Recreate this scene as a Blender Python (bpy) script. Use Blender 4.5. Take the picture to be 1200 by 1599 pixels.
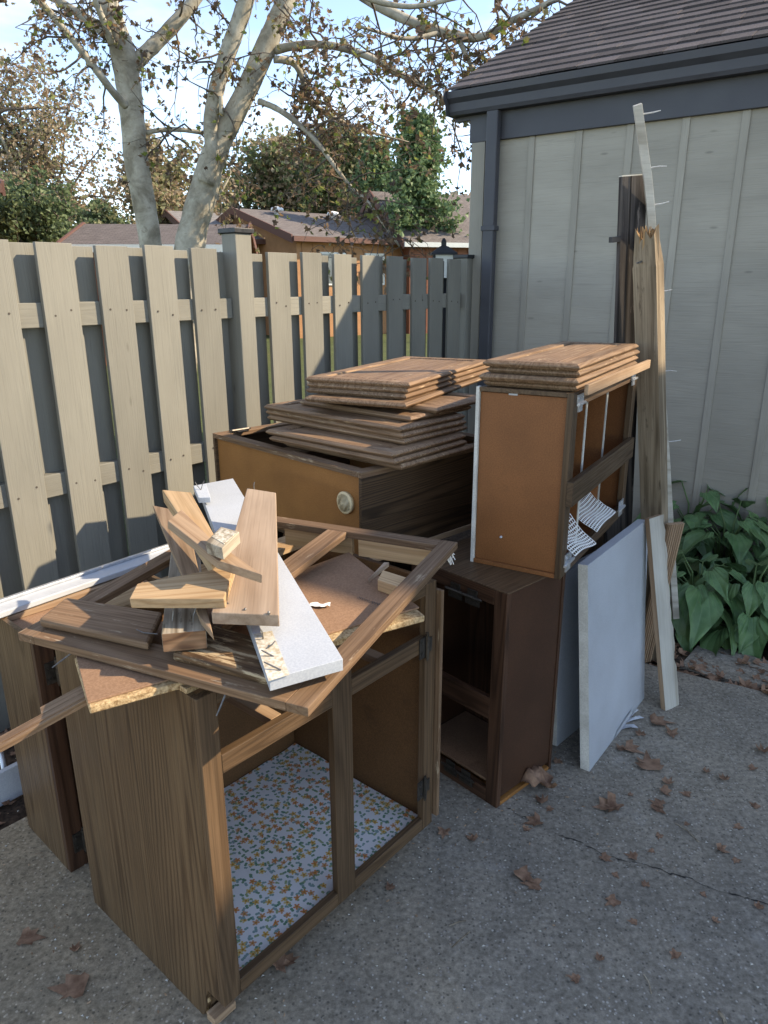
import bpy, bmesh, math, random
from mathutils import Vector as V, Matrix
random.seed(7)
sc = bpy.context.scene
for o in list(bpy.data.objects): bpy.data.objects.remove(o)
R = math.radians
# ------------------------------------------------------------------ camera
CH = 1.6226; PITCH = R(17.593); ROLL = R(-.21); FPX = 1126.6
FWD = V((0, math.cos(PITCH), -math.sin(PITCH))); RT = V((1, 0, 0)); UPV = V((0, math.sin(PITCH), math.cos(PITCH)))
RT2 = RT*math.cos(ROLL)+UPV*math.sin(ROLL); UP2 = UPV*math.cos(ROLL)-RT*math.sin(ROLL)
cam = bpy.data.cameras.new('camera'); co = bpy.data.objects.new('camera', cam); sc.collection.objects.link(co)
cam.sensor_fit = 'HORIZONTAL'; cam.sensor_width = 36; cam.lens = 36*FPX/1200; cam.clip_end = 800; cam.clip_start = .05
co.matrix_world = Matrix(((RT2.x, UP2.x, -FWD.x, 0), (RT2.y, UP2.y, -FWD.y, 0), (RT2.z, UP2.z, -FWD.z, CH), (0, 0, 0, 1)))
sc.camera = co
# ------------------------------------------------------------------ sky, sun, exposure
SUN_AZ, SUN_EL = R(88), R(34)
world = bpy.data.worlds.new('World'); sc.world = world; world.use_nodes = True
nt = world.node_tree; bg = nt.nodes['Background']
sky = nt.nodes.new('ShaderNodeTexSky'); sky.sky_type = 'NISHITA'; sky.sun_disc = False
sky.altitude = 300; sky.sun_elevation = SUN_EL; sky.sun_rotation = SUN_AZ; sky.air_density = .62; sky.dust_density = .05; sky.ozone_density = 2.0
tc = nt.nodes.new('ShaderNodeTexCoord'); mp = nt.nodes.new('ShaderNodeMapping'); mp.inputs['Scale'].default_value = (1.0, 1.0, 3.2)
cn = nt.nodes.new('ShaderNodeTexNoise'); cn.inputs['Scale'].default_value = 2.6; cn.inputs['Detail'].default_value = 7; cn.inputs['Roughness'].default_value = .58
cr = nt.nodes.new('ShaderNodeMapRange'); cr.inputs[1].default_value = .47; cr.inputs[2].default_value = .80; cr.inputs[3].default_value = .0; cr.inputs[4].default_value = .6
mx = nt.nodes.new('ShaderNodeMix'); mx.data_type = 'RGBA'; mx.inputs[7].default_value = (3.2, 3.3, 3.4, 1)
L = nt.links.new
L(tc.outputs['Generated'], mp.inputs['Vector']); L(mp.outputs[0], cn.inputs['Vector']); L(cn.outputs[0], cr.inputs[0])
L(cr.outputs[0], mx.inputs[0]); L(sky.outputs[0], mx.inputs[6]); L(mx.outputs[2], bg.inputs[0])
bg.inputs[1].default_value = .15
sd = V((math.sin(SUN_AZ)*math.cos(SUN_EL), math.cos(SUN_AZ)*math.cos(SUN_EL), math.sin(SUN_EL)))
sl = bpy.data.lights.new('sun', 'SUN'); sl.energy = 2.2; sl.angle = R(.6); sl.color = (1, .93, .82)
so = bpy.data.objects.new('sun', sl); so.rotation_euler = sd.to_track_quat('Z', 'Y').to_euler(); so.location = (6, 0, 9); sc.collection.objects.link(so)
sc.view_settings.view_transform = 'Standard'; sc.view_settings.look = 'None'; sc.view_settings.gamma = 1; sc.view_settings.use_curve_mapping = False
sc.view_settings.exposure = 1.9
sc.view_settings.use_white_balance = True; sc.view_settings.white_balance_temperature = 8200
sc.cycles.max_bounces = 6; sc.cycles.diffuse_bounces = 3; sc.cycles.glossy_bounces = 3; sc.cycles.transmission_bounces = 3
# ------------------------------------------------------------------ helpers
COL = sc.collection
MW = {}
def ray(px, py): return FWD + RT2*((px-600)/FPX) - UP2*((py-799.5)/FPX)
CAM = V((0, 0, CH))
def U(px, py, z=0.0):
    d = ray(px, py); return CAM + d*((z-CH)/d.z)
def at(px, py, Y):
    d = ray(px, py); return CAM + d*(Y/d.y)
def az(a, l=1.0): return V((math.sin(R(a))*l, math.cos(R(a))*l, 0))
def thing(name, label, cat, loc=(0, 0, 0), rot=0, group=None):
    o = bpy.data.objects.new(name, None); COL.objects.link(o); o.empty_display_size = .1
    M = Matrix.Translation(loc) @ Matrix.Rotation(rot, 4, 'Z'); o.matrix_basis = M; MW[o] = M
    tag(o, label, cat, group); return o
def tag(o, label, cat=None, group=None, kind=None):
    if label: o['label'] = label
    if cat: o['category'] = cat
    if group: o['group'] = group
    if kind: o['kind'] = kind
    return o
def link(name, me, M, parent=None, mats=None, bev=0):
    o = bpy.data.objects.new(name, me); COL.objects.link(o)
    if mats:
        me.materials.clear()
        for m in (mats if isinstance(mats, (list, tuple)) else [mats]): me.materials.append(m)
    MW[o] = M.copy()
    if parent is not None:
        o.parent = parent; o.matrix_basis = MW[parent].inverted() @ M
    else: o.matrix_basis = M
    if bev:
        b = o.modifiers.new('bevel', 'BEVEL'); b.width = bev; b.segments = 2; b.limit_method = 'ANGLE'; b.angle_limit = R(40)
    return o
def mesh(vs, fs, smooth=False):
    me = bpy.data.meshes.new('m'); me.from_pydata([tuple(v) for v in vs], [], fs); me.update()
    if smooth:
        for p in me.polygons: p.use_smooth = True
    return me
I4 = Matrix.Identity(4)
BOXF = [(0, 3, 2, 1), (4, 5, 6, 7), (0, 1, 5, 4), (1, 2, 6, 5), (2, 3, 7, 6), (3, 0, 4, 7)]
def boxverts(x0, x1, y0, y1, z0, z1): return [(x0, y0, z0), (x1, y0, z0), (x1, y1, z0), (x0, y1, z0), (x0, y0, z1), (x1, y0, z1), (x1, y1, z1), (x0, y1, z1)]
_cache = {}
def basis(ex, ey, O):
    x = ex.normalized(); y = (ey - x*ey.dot(x)).normalized(); z = x.cross(y)
    return Matrix(((x.x, y.x, z.x, O.x), (x.y, y.y, z.y, O.y), (x.z, y.z, z.z, O.z), (0, 0, 0, 1)))
def board(name, O, ex, ey, t, mat, parent=None, bev=.0012, lab=None, seg=0):
    """box: corner O, grain/length vector ex, width vector ey, thickness t (+ along ex x ey, - against)"""
    O = V(O); ex = V(ex); ey = V(ey); M = basis(ex, ey, O); a = ex.length; b = (ey-ex.normalized()*ey.dot(ex.normalized())).length
    M = M @ Matrix.Translation((a/2, b/2, t/2)); t = abs(t)
    key = (round(a, 4), round(b, 4), round(t, 4), mat.name)
    me = _cache.get(key)
    if me is None:
        me = mesh(boxverts(-a/2, a/2, -b/2, b/2, -t/2, t/2), BOXF); me.materials.append(mat); _cache[key] = me
    o = link(name, me, M, parent, None, bev)
    if lab: o['label'] = lab
    return o
def prism(name, pts, O, ex, ey, t, mat, parent=None, bev=.001):
    """polygon pts (u along ex, v along ey) extruded by t along ex x ey"""
    M = basis(V(ex), V(ey), V(O)); n = len(pts); vs = [(u, v, 0) for u, v in pts]+[(u, v, t) for u, v in pts]
    fs = [tuple(range(n))[::-1], tuple(range(n, 2*n))]+[(i, (i+1) % n, n+(i+1) % n, n+i) for i in range(n)]
    if t < 0: fs = [f[::-1] for f in fs]
    return link(name, mesh(vs, fs), M, parent, mat, bev)
class MB:
    def __init__(s): s.v = []; s.f = []; s.m = []
    def add(s, vs, fs, mi=0):
        n = len(s.v); s.v += [tuple(v) for v in vs]; s.f += [tuple(i+n for i in f) for f in fs]; s.m += [mi]*len(fs)
    def box(s, x0, x1, y0, y1, z0, z1, M=None, mi=0):
        vs = boxverts(x0, x1, y0, y1, z0, z1)
        if M: vs = [M @ V(v) for v in vs]
        s.add(vs, BOXF, mi)
    def tube(s, pts, rad, n=6, mi=0, cap=True):
        pts = [V(p) for p in pts]; N = len(pts); vs = []; fs = []; pu = None
        for i, p in enumerate(pts):
            t = (pts[min(i+1, N-1)]-pts[max(i-1, 0)])
            t = t.normalized() if t.length > 1e-9 else V((0, 0, 1))
            if pu is None: pu = t.orthogonal().normalized()
            u = (pu - t*pu.dot(t)); u = u.normalized() if u.length > 1e-6 else t.orthogonal().normalized(); pu = u; w = t.cross(u)
            r = rad[i] if isinstance(rad, (list, tuple)) else rad
            vs += [p+(u*math.cos(2*math.pi*k/n)+w*math.sin(2*math.pi*k/n))*r for k in range(n)]
        for i in range(N-1):
            for k in range(n): fs.append((i*n+k, i*n+(k+1) % n, (i+1)*n+(k+1) % n, (i+1)*n+k))
        if cap: fs += [tuple(range(n))[::-1], tuple(range((N-1)*n, N*n))]
        s.add(vs, fs, mi)
    def build(s, name, mats, parent=None, M=I4, smooth=False, bev=0):
        """verts are world coords when M given: converted to local"""
        Mi = M.inverted(); me = mesh([Mi @ V(v) for v in s.v], s.f, smooth)
        ml = mats if isinstance(mats, (list, tuple)) else [mats]
        for m in ml: me.materials.append(m)
        if len(ml) > 1:
            for p, k in zip(me.polygons, s.m): p.material_index = k
        return link(name, me, M, parent, None, bev)
# ------------------------------------------------------------------ materials
def newmat(name, rough=.6, spec=.3):
    m = bpy.data.materials.new(name); m.use_nodes = True; b = m.node_tree.nodes['Principled BSDF']
    b.inputs['Roughness'].default_value = rough; b.inputs['Specular IOR Level'].default_value = spec
    return m, m.node_tree, b
def N(nt, typ, **kw):
    n = nt.nodes.new('ShaderNode'+typ)
    for k, v in kw.items():
        if k in n.inputs: n.inputs[k].default_value = v
        else: setattr(n, k, v)
    return n
def ramp(nt, src, stops):
    r = nt.nodes.new('ShaderNodeValToRGB'); e = r.color_ramp.elements
    while len(e) < len(stops): e.new(.5)
    for el, (p, c) in zip(e, stops): el.position = p; el.color = (*c, 1) if len(c) == 3 else c
    nt.links.new(src, r.inputs[0]); return r.outputs[0]
def mixc(nt, fac, a, b, mode='MIX'):
    m = nt.nodes.new('ShaderNodeMix'); m.data_type = 'RGBA'; m.blend_type = mode
    for i, s in ((0, fac), (6, a), (7, b)):
        if isinstance(s, (int, float)): m.inputs[i].default_value = s
        elif isinstance(s, tuple): m.inputs[i].default_value = (*s, 1) if len(s) == 3 else s
        else: nt.links.new(s, m.inputs[i])
    return m.outputs[2]
def maprange(nt, src, a, b, c=0., d=1.):
    m = nt.nodes.new('ShaderNodeMapRange')
    for i, v in enumerate((a, b, c, d)): m.inputs[i+1].default_value = v
    nt.links.new(src, m.inputs[0]); return m.outputs[0]
def math_(nt, op, a, b=None):
    m = nt.nodes.new('ShaderNodeMath'); m.operation = op
    for i, s in enumerate((a, b)):
        if s is None: continue
        if isinstance(s, (int, float)): m.inputs[i].default_value = s
        else: nt.links.new(s, m.inputs[i])
    return m.outputs[0]
def coords(nt, scale=(1, 1, 1), rnd=True, world=False):
    t = nt.nodes.new('ShaderNodeTexCoord'); src = t.outputs['Object']
    if world:
        g = nt.nodes.new('ShaderNodeNewGeometry'); src = g.outputs['Position']
    if rnd:
        oi = nt.nodes.new('ShaderNodeObjectInfo'); vm = nt.nodes.new('ShaderNodeVectorMath'); vm.operation = 'MULTIPLY_ADD'
        cx = nt.nodes.new('ShaderNodeCombineXYZ')
        for i, k in enumerate((37., 53., 71.)): nt.links.new(math_(nt, 'MULTIPLY', oi.outputs['Random'], k), cx.inputs[i])
        va = nt.nodes.new('ShaderNodeVectorMath'); va.operation = 'ADD'; nt.links.new(src, va.inputs[0]); nt.links.new(cx.outputs[0], va.inputs[1]); src = va.outputs[0]
        nt.nodes.remove(vm)
    m = nt.nodes.new('ShaderNodeMapping'); m.inputs['Scale'].default_value = scale; nt.links.new(src, m.inputs[0]); return m.outputs[0]
def noise(nt, vec, scale=1., detail=3., rough=.55, dist=0.):
    n = nt.nodes.new('ShaderNodeTexNoise'); n.inputs['Scale'].default_value = scale; n.inputs['Detail'].default_value = detail
    n.inputs['Roughness'].default_value = rough; n.inputs['Distortion'].default_value = dist; nt.links.new(vec, n.inputs['Vector']); return n.outputs[0]
def bump(nt, b, h, strength=.3, dist=.002):
    n = nt.nodes.new('ShaderNodeBump'); n.inputs['Strength'].default_value = strength; n.inputs['Distance'].default_value = dist
    nt.links.new(h, n.inputs['Height']); nt.links.new(n.outputs[0], b.inputs['Normal'])
def srgb(r, g, b):
    f = lambda c: ((c/255+.055)/1.055)**2.4 if c > 10 else c/255/12.92
    return (f(r), f(g), f(b))
def wood(name, dark, mid, light, ring=9., rs=(.7, 7, 7), rough=.5, spec=.3, pore=.55, wear=0., bstr=.25, wearcol=(.5, .4, .28)):
    m, nt, b = newmat(name, rough, spec)
    v = coords(nt, rs); n1 = noise(nt, v, 1., 1.5, .5, .3)
    s = math_(nt, 'SINE', math_(nt, 'MULTIPLY', n1, ring*6.28)); s01 = maprange(nt, s, -1, 1)
    c = ramp(nt, s01, [(0, dark), (.28, mid), (1, light)])
    v2 = coords(nt, (5, 210, 210)); p = noise(nt, v2, 1., 2., .6)
    pr = maprange(nt, p, .34, .58, 1-pore*.55, 1.)
    c = mixc(nt, 1., c, mixc(nt, pr, (0, 0, 0), (1, 1, 1)), 'MULTIPLY')
    v3 = coords(nt, (2.2, 5, 5)); blot = noise(nt, v3, 1., 4., .6)
    c = mixc(nt, 1., c, ramp(nt, blot, [(.3, (.78, .76, .74)), (.7, (1.1, 1.1, 1.1))]), 'MULTIPLY')
    oi = nt.nodes.new('ShaderNodeObjectInfo'); tone = maprange(nt, oi.outputs['Random'], 0, 1, .86, 1.12)
    tv = nt.nodes.new('ShaderNodeCombineXYZ')
    for i in range(3): nt.links.new(tone, tv.inputs[i])
    c = mixc(nt, 1., c, tv.outputs[0], 'MULTIPLY')
    if wear:
        w = noise(nt, coords(nt, (9, 55, 55)), 1., 5., .7); c = mixc(nt, maprange(nt, w, .62-wear*.2, .7-wear*.2), c, wearcol)
    nt.links.new(c, b.inputs['Base Color'])
    nt.links.new(maprange(nt, p, .3, .7, rough+.15, rough-.08), b.inputs['Roughness'])
    bump(nt, b, p, bstr, .0012); return m
def speck(name, c1, c2, scale=300., rough=.7, big=6., c3=None, bstr=.1, spec=.25, lo=.35, hi=.65):
    m, nt, b = newmat(name, rough, spec); v = coords(nt)
    n = noise(nt, v, scale, 3., .6); c = ramp(nt, n, [(lo, c1), (hi, c2)])
    g = noise(nt, v, big, 4., .6); c = mixc(nt, 1., c, ramp(nt, g, [(.3, (.8, .79, .78)), (.7, (1.1, 1.1, 1.1))]), 'MULTIPLY')
    if c3:
        st = noise(nt, v, big*2.3, 6., .7); c = mixc(nt, maprange(nt, st, .6, .72, 0, .6), c, c3)
    nt.links.new(c, b.inputs['Base Color']); bump(nt, b, n, bstr, .001); return m
def plain(name, col, rough=.5, metal=0., var=.15, scale=30., spec=.4):
    m, nt, b = newmat(name, rough, spec); v = coords(nt); n = noise(nt, v, scale, 4., .6)
    c = ramp(nt, n, [(.3, tuple(x*(1-var) for x in col)), (.7, tuple(min(1, x*(1+var)) for x in col))])
    nt.links.new(c, b.inputs['Base Color']); b.inputs['Metallic'].default_value = metal
    nt.links.new(maprange(nt, n, .3, .7, rough-.08, rough+.12), b.inputs['Roughness']); return m
oak_side = wood('oak_veneer', (.070, .038, .018), (.108, .062, .031), (.130, .078, .040), ring=38, rs=(.22, 5.0, 5.0), rough=.42, spec=.35)
oak_dark = wood('oak_frame', (.078, .046, .025), (.102, .061, .033), (.12, .073, .041), ring=20, rs=(.4, 9, 9), rough=.45)
oak_worn = wood('oak_weathered', (.17, .098, .055), (.205, .122, .070), (.235, .146, .088), ring=20, rs=(.4, 9, 9), rough=.62, wear=.06, wearcol=(.36, .27, .18))
oak_deep = wood('oak_deep_brown', (.04, .024, .014), (.078, .046, .026), (.105, .064, .037), ring=30, rs=(.35, 6, 6), rough=.4)  # darker brown oak for the lying cabinet's near side and the supports
red_dark = wood('stained_frame', (.045, .021, .012), (.07, .033, .019), (.09, .044, .026), ring=18, rs=(.4, 9, 9), rough=.45)
oak_scar = wood('oak_scuffed', (.08, .042, .02), (.12, .066, .032), (.15, .086, .044), ring=18, rs=(.4, 9, 9), rough=.55, wear=.55, wearcol=(.42, .31, .19))
door_oak = wood('door_oak', (.20, .118, .068), (.25, .152, .09), (.29, .185, .114), ring=20, rs=(.4, 9, 9), rough=.5, wear=.12, wearcol=(.42, .30, .19))
raw = wood('raw_pine', (.33, .232, .16), (.385, .278, .198), (.42, .31, .225), ring=12, rs=(.3, 8, 8), rough=.7, pore=.25)
raw_warm = wood('raw_fir', (.40, .25, .13), (.47, .305, .165), (.52, .35, .20), ring=12, rs=(.35, 9, 9), rough=.7, pore=.3)
raw_tan = wood('raw_tan', (.28, .178, .108), (.335, .22, .138), (.38, .258, .165), ring=12, rs=(.35, 8, 8), rough=.72, pore=.3)
raw_end = wood('end_grain', (.13, .065, .035), (.22, .115, .06), (.30, .17, .095), ring=12, rs=(5, 5, 14), rough=.8, pore=.5)
grey_wood = wood('weathered_lumber', (.17, .13, .09), (.29, .235, .17), (.38, .325, .25), ring=7, rs=(.7, 10, 10), rough=.8, pore=.5, wear=.12, wearcol=(.16, .13, .09))
post_wood = wood('old_post', (.17, .128, .085), (.235, .18, .122), (.29, .23, .16), ring=5, rs=(.9, 11, 11), rough=.85, pore=.55, wear=.1, wearcol=(.12, .09, .06), bstr=.5)
rot_wood = wood('splintered_core', (.20, .11, .05), (.36, .21, .10), (.48, .31, .16), ring=9, rs=(2, 20, 20), rough=.9, pore=.7, bstr=.8)
char_wood = wood('dark_plank', (.016, .013, .012), (.045, .037, .034), (.085, .072, .064), ring=6, rs=(.8, 9, 9), rough=.75, wear=.1, wearcol=(.12, .1, .09))
white_strip = wood('painted_strip', (.42, .39, .33), (.52, .49, .43), (.58, .56, .50), ring=4, rs=(.6, 8, 8), rough=.7, pore=.2)
orange = speck('stained_hardboard', (.25, .105, .030), (.34, .15, .046), 260, .55, 5, (.20, .085, .026), spec=.3)
orange_red = speck('stained_hardboard_red', (.19, .070, .023), (.26, .102, .036), 260, .55, 5, (.15, .058, .02), spec=.3)
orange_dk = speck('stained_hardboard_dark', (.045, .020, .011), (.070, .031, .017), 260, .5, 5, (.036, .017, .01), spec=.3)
brown_in = speck('cabinet_lining', (.11, .052, .021), (.16, .080, .034), 260, .6, 5, (.07, .035, .016))
hardboard = speck('brown_hardboard', (.23, .13, .078), (.31, .185, .115), 220, .8, 5, (.18, .10, .06))
chip = speck('chipboard_edge', (.25, .15, .07), (.58, .42, .24), 150, .95, 40, (.15, .08, .04), bstr=1.)
laminate = speck('white_laminate', (.40, .43, .48), (.49, .52, .555), 240, .36, 2.2, None, bstr=.02, spec=.45)
lam_edge = speck('laminate_edge', (.52, .50, .45), (.64, .62, .57), 200, .6, 12, (.36, .31, .24))
white_pl = plain('white_panel', (.44, .46, .49), .35, 0, .05)
cream = plain('cream_plastic', (.68, .55, .33), .4, 0, .06)
nail_lt = plain('galvanised_nail', (.55, .54, .52), .45, .3, .2, 200)
steel = plain('nail_steel', (.20, .19, .18), .45, .8, .3, 200)
brass = plain('hinge_brass', (.48, .40, .24), .38, .85, .25, 90)
dark_hinge = plain('hinge_dark', (.09, .08, .07), .42, .8, .3, 90)
grey_metal = plain('trim_metal', (.55, .57, .60), .35, .7, .15, 60)
dark_gap = plain('dark_inside', (.02, .015, .012), .9, 0, .2)
liner_net = plain('white_liner', (.72, .71, .68), .7, 0, .08)
slate = plain('slate_paint', (.050, .051, .060), .5, 0, .12, 8)
black_m = plain('black_metal', (.02, .022, .026), .45, 0, .2)
def painted(name, c, gs=(4, 170, 170), bstr=.5):
    m, nt, b = newmat(name, .72, .25); v = coords(nt, gs); n = noise(nt, v, 1., 4., .65)
    g = noise(nt, coords(nt, (1.5, 4, 4)), 1., 4., .6); k = noise(nt, coords(nt, (.9, 14, 14)), 1., 2., .5, .8)
    col = mixc(nt, 1., c, ramp(nt, g, [(.3, (.86, .86, .85)), (.7, (1.07, 1.07, 1.06))]), 'MULTIPLY')
    col = mixc(nt, maprange(nt, n, .3, .45, .35, 0), col, tuple(x*.6 for x in c))
    kn = nt.nodes.new('ShaderNodeTexVoronoi'); kn.inputs['Scale'].default_value = 1.; nt.links.new(coords(nt, (2.6, 9, 9)), kn.inputs['Vector'])
    col = mixc(nt, maprange(nt, kn.outputs['Distance'], .03, .075, .55, 0), col, tuple(x*.45 for x in c))
    oi = nt.nodes.new('ShaderNodeObjectInfo'); tn = maprange(nt, oi.outputs['Random'], 0, 1, .87, 1.1); cx = nt.nodes.new('ShaderNodeCombineXYZ')
    for i in range(3): nt.links.new(tn, cx.inputs[i])
    col = mixc(nt, 1., col, cx.outputs[0], 'MULTIPLY')
    stn = noise(nt, coords(nt, (1.2, 22, 22)), 1., 5., .7); col = mixc(nt, maprange(nt, stn, .58, .75, 0, .4), col, tuple(x*.62 for x in c))
    nt.links.new(col, b.inputs['Base Color'])
    rg = math_(nt, 'SINE', math_(nt, 'MULTIPLY', k, 60.)); h = math_(nt, 'ADD', n, math_(nt, 'MULTIPLY', rg, .12))
    bump(nt, b, h, bstr, .0022); return m
fence_paint = painted('fence_paint', (.215, .205, .175))
siding_paint = painted('siding_paint', (.325, .298, .252), gs=(3.5, 150, 150), bstr=.7)
# ---- concrete
def concrete():
    m, nt, b = newmat('concrete', .92, .15); v = coords(nt, rnd=False, world=True)
    g = noise(nt, v, 1.1, 5., .6); f = noise(nt, v, 60., 5., .7); mid = noise(nt, v, 9., 5., .65)
    c = ramp(nt, f, [(.32, (.15, .134, .112)), (.5, (.25, .225, .187)), (.68, (.36, .325, .272))])
    c = mixc(nt, 1., c, ramp(nt, g, [(.3, (.72, .73, .75)), (.7, (1.2, 1.16, 1.1))]), 'MULTIPLY')
    c = mixc(nt, 1., c, ramp(nt, mid, [(.3, (.82, .82, .82)), (.7, (1.14, 1.14, 1.14))]), 'MULTIPLY')
    vo = nt.nodes.new('ShaderNodeTexVoronoi'); vo.inputs['Scale'].default_value = 95.; nt.links.new(v, vo.inputs['Vector'])
    sep = nt.nodes.new('ShaderNodeSeparateColor'); nt.links.new(vo.outputs['Color'], sep.inputs[0])
    peb = math_(nt, 'MULTIPLY', maprange(nt, vo.outputs['Distance'], .22, .34, 1, 0), math_(nt, 'GREATER_THAN', sep.outputs[0], .70))
    c = mixc(nt, math_(nt, 'MULTIPLY', peb, .75), c, mixc(nt, sep.outputs[1], (.50, .47, .42), (.27, .25, .235)))
    drk = math_(nt, 'MULTIPLY', maprange(nt, vo.outputs['Distance'], .2, .4, 1, 0), math_(nt, 'LESS_THAN', sep.outputs[0], .24))
    c = mixc(nt, math_(nt, 'MULTIPLY', drk, .6), c, (.05, .048, .045))
    st = noise(nt, v, 3.3, 6., .72); c = mixc(nt, maprange(nt, st, .58, .74, 0, .5), c, (.42, .40, .365)); st2 = noise(nt, v, 2.1, 7., .75, .5); c = mixc(nt, maprange(nt, st2, .58, .75, 0, .5), c, (.085, .08, .074))
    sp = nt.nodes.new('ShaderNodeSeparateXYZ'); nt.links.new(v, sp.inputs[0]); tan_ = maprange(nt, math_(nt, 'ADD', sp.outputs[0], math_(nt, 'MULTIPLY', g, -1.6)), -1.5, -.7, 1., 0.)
    c = mixc(nt, tan_, c, mixc(nt, 1., c, (1.22, 1.10, .93), 'MULTIPLY'))  # left side warmer: tan staining, with some sunlight warmth painted into the colour
    dr = noise(nt, v, 5.2, 8., .8, 1.2); c = mixc(nt, maprange(nt, dr, .56, .70, 0, .45), c, (.12, .108, .092))
    nt.links.new(c, b.inputs['Base Color'])
    bump(nt, b, math_(nt, 'ADD', f, math_(nt, 'MULTIPLY', peb, .3)), .55, .003); return m
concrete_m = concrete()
soil = speck('mulch_soil', (.03, .02, .014), (.09, .06, .042), 60, .95, 8, (.12, .075, .05), bstr=1.)
grass = speck('lawn', (.045, .06, .02), (.10, .12, .04), 25, .95, 1.3, (.16, .12, .06), bstr=1.)
def leafmat(name, c1, c2, trans=.25, rough=.55, scale=9.):
    m, nt, b = newmat(name, rough, .3); n = noise(nt, coords(nt), scale, 3., .6)
    oi = nt.nodes.new('ShaderNodeObjectInfo')
    c = mixc(nt, maprange(nt, n, .35, .65), c1, c2); nt.links.new(c, b.inputs['Base Color'])
    if trans:
        t = nt.nodes.new('ShaderNodeBsdfTranslucent'); nt.links.new(c, t.inputs[0]); ms = nt.nodes.new('ShaderNodeMixShader'); ms.inputs[0].default_value = trans
        out = nt.nodes['Material Output']; nt.links.new(b.outputs[0], ms.inputs[1]); nt.links.new(t.outputs[0], ms.inputs[2]); nt.links.new(ms.outputs[0], out.inputs[0])
    return m
dry_leaf = leafmat('dry_leaf', (.16, .085, .052), (.33, .20, .13), .1, .7, 25)
syc_leaf = [leafmat('leaf_brown', (.17, .105, .06), (.28, .18, .105), .5), leafmat('leaf_olive', (.13, .12, .05), (.22, .20, .085), .5), leafmat('leaf_green', (.14, .18, .045), (.25, .28, .07), .5), leafmat('leaf_dark', (.09, .06, .042), (.15, .10, .068), .4)]
far_brown = [leafmat('far_leaf_tan', (.33, .25, .165), (.44, .35, .24), .5), leafmat('far_leaf_rust', (.29, .205, .14), (.39, .29, .195), .5), leafmat('far_leaf_olive', (.20, .20, .10), (.29, .28, .15), .45)]
far_green = [leafmat('far_leaf_green', (.10, .14, .06), (.17, .21, .095), .4), leafmat('far_leaf_deep', (.06, .09, .042), (.10, .14, .065), .35)]
pine_leaf = [leafmat('pine_needles', (.07, .13, .06), (.13, .20, .095), .35), leafmat('pine_light', (.12, .18, .08), (.19, .26, .12), .35)]
def hostamat():
    m, nt, b = newmat('hosta_leaf', .42, .35); t = nt.nodes.new('ShaderNodeTexCoord'); s = nt.nodes.new('ShaderNodeSeparateXYZ'); nt.links.new(t.outputs['Object'], s.inputs[0])
    n = noise(nt, coords(nt), 14., 4., .6); c = mixc(nt, maprange(nt, n, .35, .65), (.05, .115, .042), (.10, .19, .075))
    oi = nt.nodes.new('ShaderNodeObjectInfo'); c = mixc(nt, maprange(nt, oi.outputs['Random'], .6, 1, 0, .5), c, (.10, .15, .05))
    br = noise(nt, coords(nt), 30., 4., .7); c = mixc(nt, maprange(nt, br, .68, .74, 0, .7), c, (.16, .10, .05))
    an = math_(nt, 'ARCTAN2', s.outputs[1], math_(nt, 'ADD', s.outputs[0], .06)); vv = math_(nt, 'ABSOLUTE', math_(nt, 'SINE', math_(nt, 'MULTIPLY', an, 16.)))
    c = mixc(nt, maprange(nt, vv, 0, .35, .45, 0), c, (.115, .185, .095)); nt.links.new(c, b.inputs['Base Color']); bump(nt, b, vv, .5, .004); return m
hosta_m = hostamat()
def barkmat():
    m, nt, b = newmat('sycamore_bark', .8, .2); v = coords(nt, rnd=False, world=True)
    n = noise(nt, v, 4.2, 5., .62, .8); c = ramp(nt, n, [(.36, (.23, .20, .15)), (.44, (.30, .265, .205)), (.52, (.37, .335, .265)), (.62, (.43, .39, .315))])
    p = noise(nt, v, 11., 4., .6, .8); c = mixc(nt, maprange(nt, p, .60, .64, 0, .5), c, (.19, .16, .115))
    f = noise(nt, v, 30., 3., .6); c = mixc(nt, 1., c, ramp(nt, f, [(.3, (.85, .85, .85)), (.7, (1.1, 1.1, 1.1))]), 'MULTIPLY')
    nt.links.new(c, b.inputs['Base Color']); bump(nt, b, n, .5, .02); return m
bark = barkmat()
twig_m = plain('twig', (.11, .085, .065), .85, 0, .3, 12)
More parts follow.
